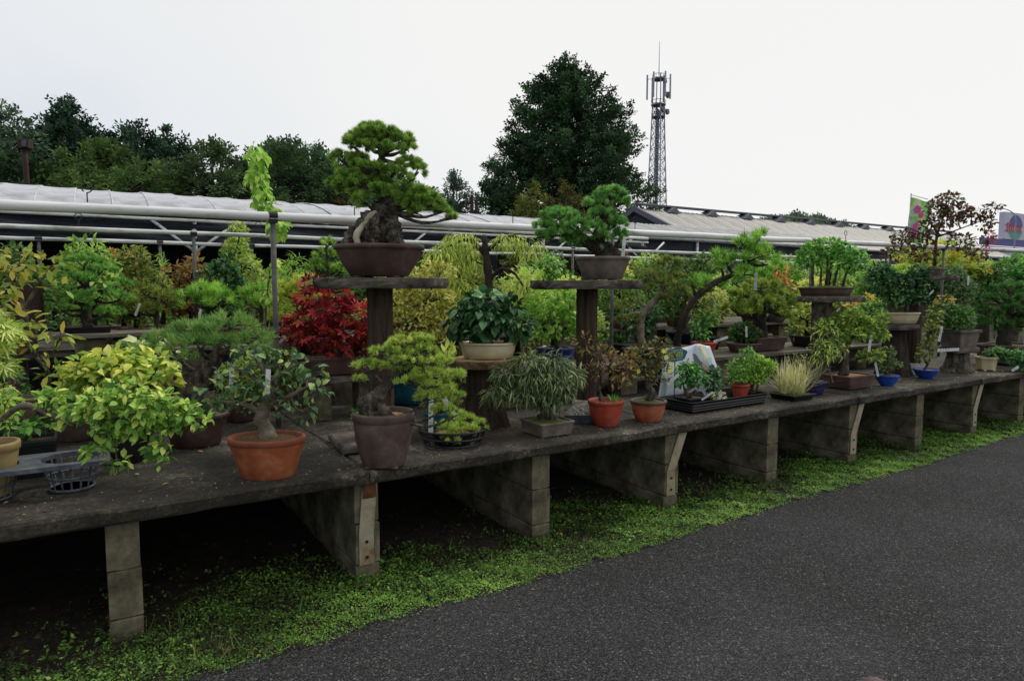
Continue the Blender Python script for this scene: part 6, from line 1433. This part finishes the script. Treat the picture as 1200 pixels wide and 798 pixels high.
rear('dark_hedge_plant', 'dark green clipped block of leaves behind the biggest brown pot', 3.05, 7.2, blob(74, 84), 'small', ['18321a', '264a22', '38602c', '4c7838'], 6, 2600)
rear('leafy_backdrop_shrub', 'deep green leafy shrub in shade behind the top tier pine stand', 4.9, 7.0, blob(80, 96), 'oval', ['22421a', '355c22', '4c782c', '6a923e'], 8, 1500)
rear('lime_shrub', 'lime leaved shrub just behind the greyish pot of the two tiered pine', 4.65, 6.3, blob(66, 60, 16), 'oval', ['5f7f20', '84a030', 'a6bc48', 'bfce68'], 8, 800)
rear('bronze_tree', 'thin tree with sparse reddish bronze leaves behind the two tiered pine', 6.25, 7.3, [(4, 116, 0, 22, 10, 16), (-12, 100, 0, 20, 12, 14), (16, 94, 0, 20, 12, 14), (0, 76, 0, 24, 12, 14)], 'small', ['4a2c1c', '6a4426', '7c5e30', '6f6a34'], 6, 900, tr=1.4)
rear('yellow_shrub', 'golden leaved shrub under the thin bronze tree', 5.75, 6.6, blob(60, 70), 'oval', ['6a7a1e', '8c9a2e', 'a8b040', 'beb85a'], 6.5, 900)
rear('grey_green_shrub', 'tall grey green shrub with small leaves left of the leaning pine crown', 6.75, 6.9, blob(80, 96), 'oval', ['2c451e', '42602a', '5c7c3a', '7c9652'], 6.5, 1900)
rear('dark_laurel', 'dark laurel filling the gap below the grey green shrub', 6.3, 6.1, blob(72, 56, 14), 'oval', DG, 8, 1000)
rear('flame_shrub', 'shrub with orange and yellow autumn leaves beside the miniature forest', 8.7, 6.5, blob(56, 74), 'oval', ['6a3a1a', '9a5a24', 'b08a34', '8a9a3c'], 7, 800, u=.009)
rear('lime_hedge', 'light green hedge like plant right behind the miniature forest', 10.2, 6.6, blob(80, 74), 'oval', ['4c7020', '6a9030', '8aae44', 'a6c060'], 7, 1500, u=.010)
rear('blue_conifer', 'bluish dark conifer standing past the bark textured post at the far end', 12.4, 6.3, blob(50, 60, 10), 'small', ['16342a', '24483a', '345e48', '4a7658'], 7, 1800, u=.012)
rear('spreading_maple', 'wide yellow green maple with orange touches spreading under the far pipe', 13.8, 6.6, [(-40, 84, 0, 26, 10, 20), (0, 88, 0, 30, 12, 22), (36, 80, 0, 26, 12, 20), (-20, 64, -6, 30, 12, 18), (24, 60, -6, 30, 12, 18), (-50, 58, -4, 22, 12, 16), (56, 62, -4, 20, 14, 16)], 'maple', ['557a1c', '7a9a28', '9cb23a', 'b0b848', 'b8863a'], 10, 1100, u=.0135)
rear('olive_shrub', 'dull olive green rounded shrub behind the tiered conifer', 12.9, 5.95, blob(64, 60, 10), 'small', ['26402a', '3a5836', '527246', '6c8a5a'], 6, 2200, u=.0125)
rear('dark_edge_shrub', 'dark green upright bush at the far end under the store sign', 16.3, 6.2, blob(70, 60, 10), 'oval', ['1f4a1c', '2f6424', '458032', '5c963e'], 8, 1600, u=.0145)
rear('green_filler_bush', 'plain mid green bush between the stout pine and dark posts of the rear row', 7.9, 6.2, blob(70, 54, 14), 'oval', ['33541c', '4c7228', '6a9038', '8aa850'], 6.5, 1200, u=.009)
rear('yellow_layered_bush', 'layered yellow green bush behind the cream pot stump', 11.4, 6.1, blob(74, 64, 12), 'small', YG, 7, 2200, u=.0115)
# more plants of the rear rows, each with a look of its own
def sp(X, Y, name, label, kind, cols, w, h, size, n, pot, z=1.2, u=.009, **f): rear(name, label, X, Y, blob(w, h, 14), kind, cols, size, n, u=u, z=z, pot=pot, **f)
sp(4.25, 5.35, 'rounded_azalea', 'rounded pale green azalea on the plank shelf just past the bark post', 'oval', ['4a6a22', '6a8a30', '8aa846', 'a8be62'], 46, 44, 6, 700, 'greypot', z=.965)
sp(6.15, 4.95, 'hedge_plant', 'low dark clipped mound in a brown pot between the red and rectangular pots', 'small', ['1c3616', '2f5220', '466c2c'], 34, 24, 5, 900, 'brownpot', z=.965, ph=12)
sp(7.35, 5.0, 'spotted_laurel', 'yellow speckled laurel in a black pot behind the miniature forest stand', 'oval', ['3c5c1c', '64842a', '9aa83c', 'c4bc5a'], 50, 46, 8, 560, 'blackplastic', z=.965)
sp(8.0, 5.2, 'young_pine', 'young upright pine with olive candles behind the layered bonsai', 'pine', PO, 42, 60, 7, 80, 'greypot', z=.965)
sp(8.75, 5.0, 'green_azalea', 'bright green azalea in a teal pot behind the dark stump', 'oval', GR, 48, 50, 6.5, 800, 'teal', z=.965)
sp(9.2, 5.4, 'golden_maple', 'golden leaved maple seedling at the far end of the plank shelf', 'maple', ['7a7a20', 'a09a30', 'b8a83c', 'c08a3a'], 46, 56, 9, 320, 'unglazed', z=.965)
sp(5.35, 6.15, 'round_privet', 'round clipped privet with tiny leaves behind the leaning trunk', 'small', ['2f5420', '48742c', '68943c'], 56, 58, 5.5, 1900, 'brownpot')
sp(4.05, 6.2, 'lime_maple', 'soft lime maple in front of the pipe behind the deep blue pot', 'maple', ['5a8022', '7ca034', 'a0bc50', 'b8c868'], 58, 66, 10, 480, 'greypot')
sp(3.5, 6.35, 'olive_heap', 'olive green heap of fine leaves behind the straight weeping trunk', 'small', ['4c5c1e', '687a2a', '889640'], 62, 70, 6.5, 1900, 'brownpot')
sp(2.6, 6.4, 'moss_green_shrub', 'moss green shrub rising behind the tall bark post', 'oval', ['35561e', '52762a', '76983c', '96b054'], 62, 72, 6.5, 1300, 'brownpot')
sp(7.3, 6.4, 'apple_green_shrub', 'apple green loose shrub behind the crown of the stout pine', 'oval', ['46701e', '64922c', '8cb244', 'a8c45e'], 62, 62, 6.5, 1200, 'brownpot')
sp(8.3, 6.15, 'clipped_yew', 'dark clipped yew between the stout pine and the miniature forest', 'small', ['173014', '28481c', '3e6228'], 54, 48, 5.5, 1700, 'greypot')
sp(9.3, 6.2, 'yellow_maple', 'yellowish maple glowing under the slab of the miniature forest', 'maple', ['6a8422', '92a432', 'b2b846', 'c4c05e'], 64, 60, 9, 560, 'brownpot')
sp(10.6, 5.95, 'loose_green_bush', 'loose green bush behind the double headed bonsai', 'oval', ['2f541c', '4a7628', '6a9638'], 66, 66, 7, 1300, 'brownpot', u=.0105)
sp(12.0, 6.9, 'tall_lime_shrub', 'tall lime shrub under the far pipe past the pale bowl', 'oval', ['54781e', '78a02e', '9cbc48'], 66, 76, 7, 1300, 'brownpot', u=.011)
sp(14.6, 6.1, 'dense_green_bush', 'dense green bush between the spreading maple and the far end', 'oval', ['26481a', '3c6624', '588434'], 66, 62, 7, 1300, 'brownpot', u=.013)
sp(-.1, 7.3, 'grey_green_bush', 'greyish green bush tight under the lower pipe above the spruce', 'oval', ['34502a', '4e6e3c', '6c8c54'], 64, 74, 6.5, 1300, 'brownpot')
sp(1.75, 7.2, 'lime_bamboo', 'clump of lime bamboo leaves behind the grey pole', 'willow', ['4f7a1e', '70a02c', '94bc48'], 50, 80, 10, 700, 'brownpot')
sp(2.2, 7.3, 'dark_conifer', 'dark conical conifer between the lime bamboo and the biggest pot', 'small', ['1c3a1a', '2e5426', '467036'], 46, 92, 6, 1900, 'brownpot')
sp(1.95, 5.85, 'olive_pine', 'spreading olive pine right behind the crimson maple', 'pine', PY, 52, 40, 7, 75, 'greypot', z=1.0, u=.0075) if False else None
sp(17.2, 6.6, 'hedge_bush', 'broad bright hedge bush on the far staging under the blue store band', 'oval', ['2f5a1c', '467a28', '659a38'], 80, 66, 8, 1300, 'brownpot', u=.016)
sp(19.5, 6.7, 'dark_hedge', 'dark wide hedge bush at the last visible end of the staging', 'oval', ['1f421a', '305c24', '487a32'], 90, 70, 8, 1300, 'brownpot', u=.018)
sp(18.0, 8.6, 'tall_far_bush', 'taller yellow green bush behind the far end of the staging', 'small', ['4c6c1e', '6c8e2c', '8cac40'], 80, 70, 8, 2000, 'brownpot', u=.019)
sp(22.5, 7.0, 'far_end_shrub', 'deep green shrub closing the staging beyond the tiered conifer', 'oval', ['1f421a', '33602a', '4a7c36'], 90, 60, 8, 1300, 'brownpot', u=.021)
sp(-.15, 5.35, 'glossy_bush', 'glossy mid green bush at the back of the bench below the spruce planks', 'oval', GR, 56, 44, 8, 620, 'brownpot', z=.665, u=.0066, ph=26)
sp(.92, 5.45, 'yellowish_bush', 'yellowish green bush behind the ivy leaved bonsai and the grey pole foot', 'oval', ['46641c', '66822a', '8a9c3c'], 58, 58, 7.5, 760, 'unglazed', z=.665, u=.0068, ph=26)
sp(-.55, 5.6, 'dusky_bush', 'dusky green bush at the near end of the bench under the brown box', 'oval', ['22401a', '385a26', '527436'], 56, 60, 7.5, 760, 'greypot', z=.665, u=.0066, ph=26)
sp(2.75, 5.9, 'gold_green_bush', 'gold green bush filling the gap behind the cream pot plant', 'small', ['52661e', '76862e', '98a048'], 60, 70, 6.5, 2100, 'brownpot', z=1.2, u=.0078)
sp(4.75, 6.9, 'fresh_green_bush', 'fresh green bush rising under the second rail behind the pale trunk', 'oval', ['3c661e', '5a8a30', '80a848'], 66, 80, 7, 1400, 'brownpot', u=.0095)
sp(9.9, 7.2, 'fresh_lime_bush', 'fresh lime bush behind the dark double headed bonsai', 'oval', ['4a721e', '6c9830', '92b44a'], 72, 84, 7, 1500, 'brownpot', u=.0105)
sp(11.2, 7.1, 'broad_green_bush', 'broad green bush under the rail near the banner', 'oval', ['35601c', '50802c', '74a042'], 76, 80, 7, 1500, 'brownpot', u=.0115)
sp(6.9, 7.4, 'pale_lime_bush', 'pale lime bush in the last staging row behind the black pine', 'oval', ['52741e', '789a32', '9cb64c'], 70, 92, 7, 1500, 'brownpot', u=.0095)
sp(8.2, 7.3, 'leaf_green_bush', 'leaf green bush in the last staging row behind the stout pine', 'oval', ['35581c', '527a2c', '749640'], 70, 86, 7, 1500, 'brownpot', u=.0098)
# fallen leaves and grit lying on the bench slabs
n = 1500
x = rng.uniform(-1.5, 10.5, n); y = 3.56 + rng.random(n) ** 1.2 * 2.0
a = Acc(); scatter(a, (ico, icf), np.column_stack([x, y, np.full(n, .667)]), np.column_stack([rng.normal(size=(n, 2)), rng.normal(0, .1, n)]), np.tile([0, 0, 1.], (n, 1)), rng.uniform(.002, .0055, n)); a.obj('bench_grit', M['pebble'], kind='stuff')
n = 420
x = rng.uniform(-1.5, 10.5, n); y = 3.58 + rng.random(n) * 2.0
a = Acc(); scatter(a, 'oval', np.column_stack([x, y, rng.uniform(.668, .674, n)]), np.column_stack([rng.normal(size=(n, 2)), rng.normal(0, .08, n)]), np.column_stack([rng.normal(0, .2, (n, 2)), np.ones(n)]), rng.uniform(.012, .04, n)); a.obj('fallen_leaves', leaf_mat(['3a2616', '5c4426', '7c6a34', '8a8a48'], False, .1), kind='stuff')
# anonymous shrubs of the last row, seen only as a dark band of leaves
for k in range(18):
    X = -1.2 + k * 1.45 + rng.uniform(-.2, .2)
    w = rng.uniform(70, 95); h = rng.uniform(105, 135)
    bonsai('back_row_shrub', ['deep green', 'mid green', 'olive green'][k % 3] + ' leafy shrub standing on the ground in the shaded last row before the greenhouse', (X, 8.75 + rng.uniform(-.3, .3), -.03), .013, cat='shrub', group='shrubs of the shaded last row',
           trunk=[(0, 0, 0, 4), (2, h * .5, 0, 3), (0, h + 20, 0, 1)], pads=blob(w, h, 40, 6) + [(0, 45, 0, w * .35, 24, w * .3)],
           fol=dict(kind='oval', cols=[['1f3c1c', '305624', '46722e', '5e8a3e'], ['22401a', '355a22', '4c742c', '6a8c3e'], ['3a4c1a', '566a26', '728436', '8e9a4c']][k % 3], size=8, n=1400, spread=1), twigs=2)
# rounded stone at the near edge of the asphalt
o_ = thing('stone', 'rounded purplish brown stone lying on the asphalt at the bottom corner', 'stone', (2.62, 1.41, -.004), .4)
a = Acc(); loft(a, 'round', [(.085, .06, 0), (.10, .075, .03), (.095, .07, .06), (.07, .05, .085), (.03, .022, .096)], n=20, jit=.03); a.obj('body', mat('stone_purple', '4a3a3a', '6a5656', scale=14, bump=.4, rough=.8), o_, smooth=True)
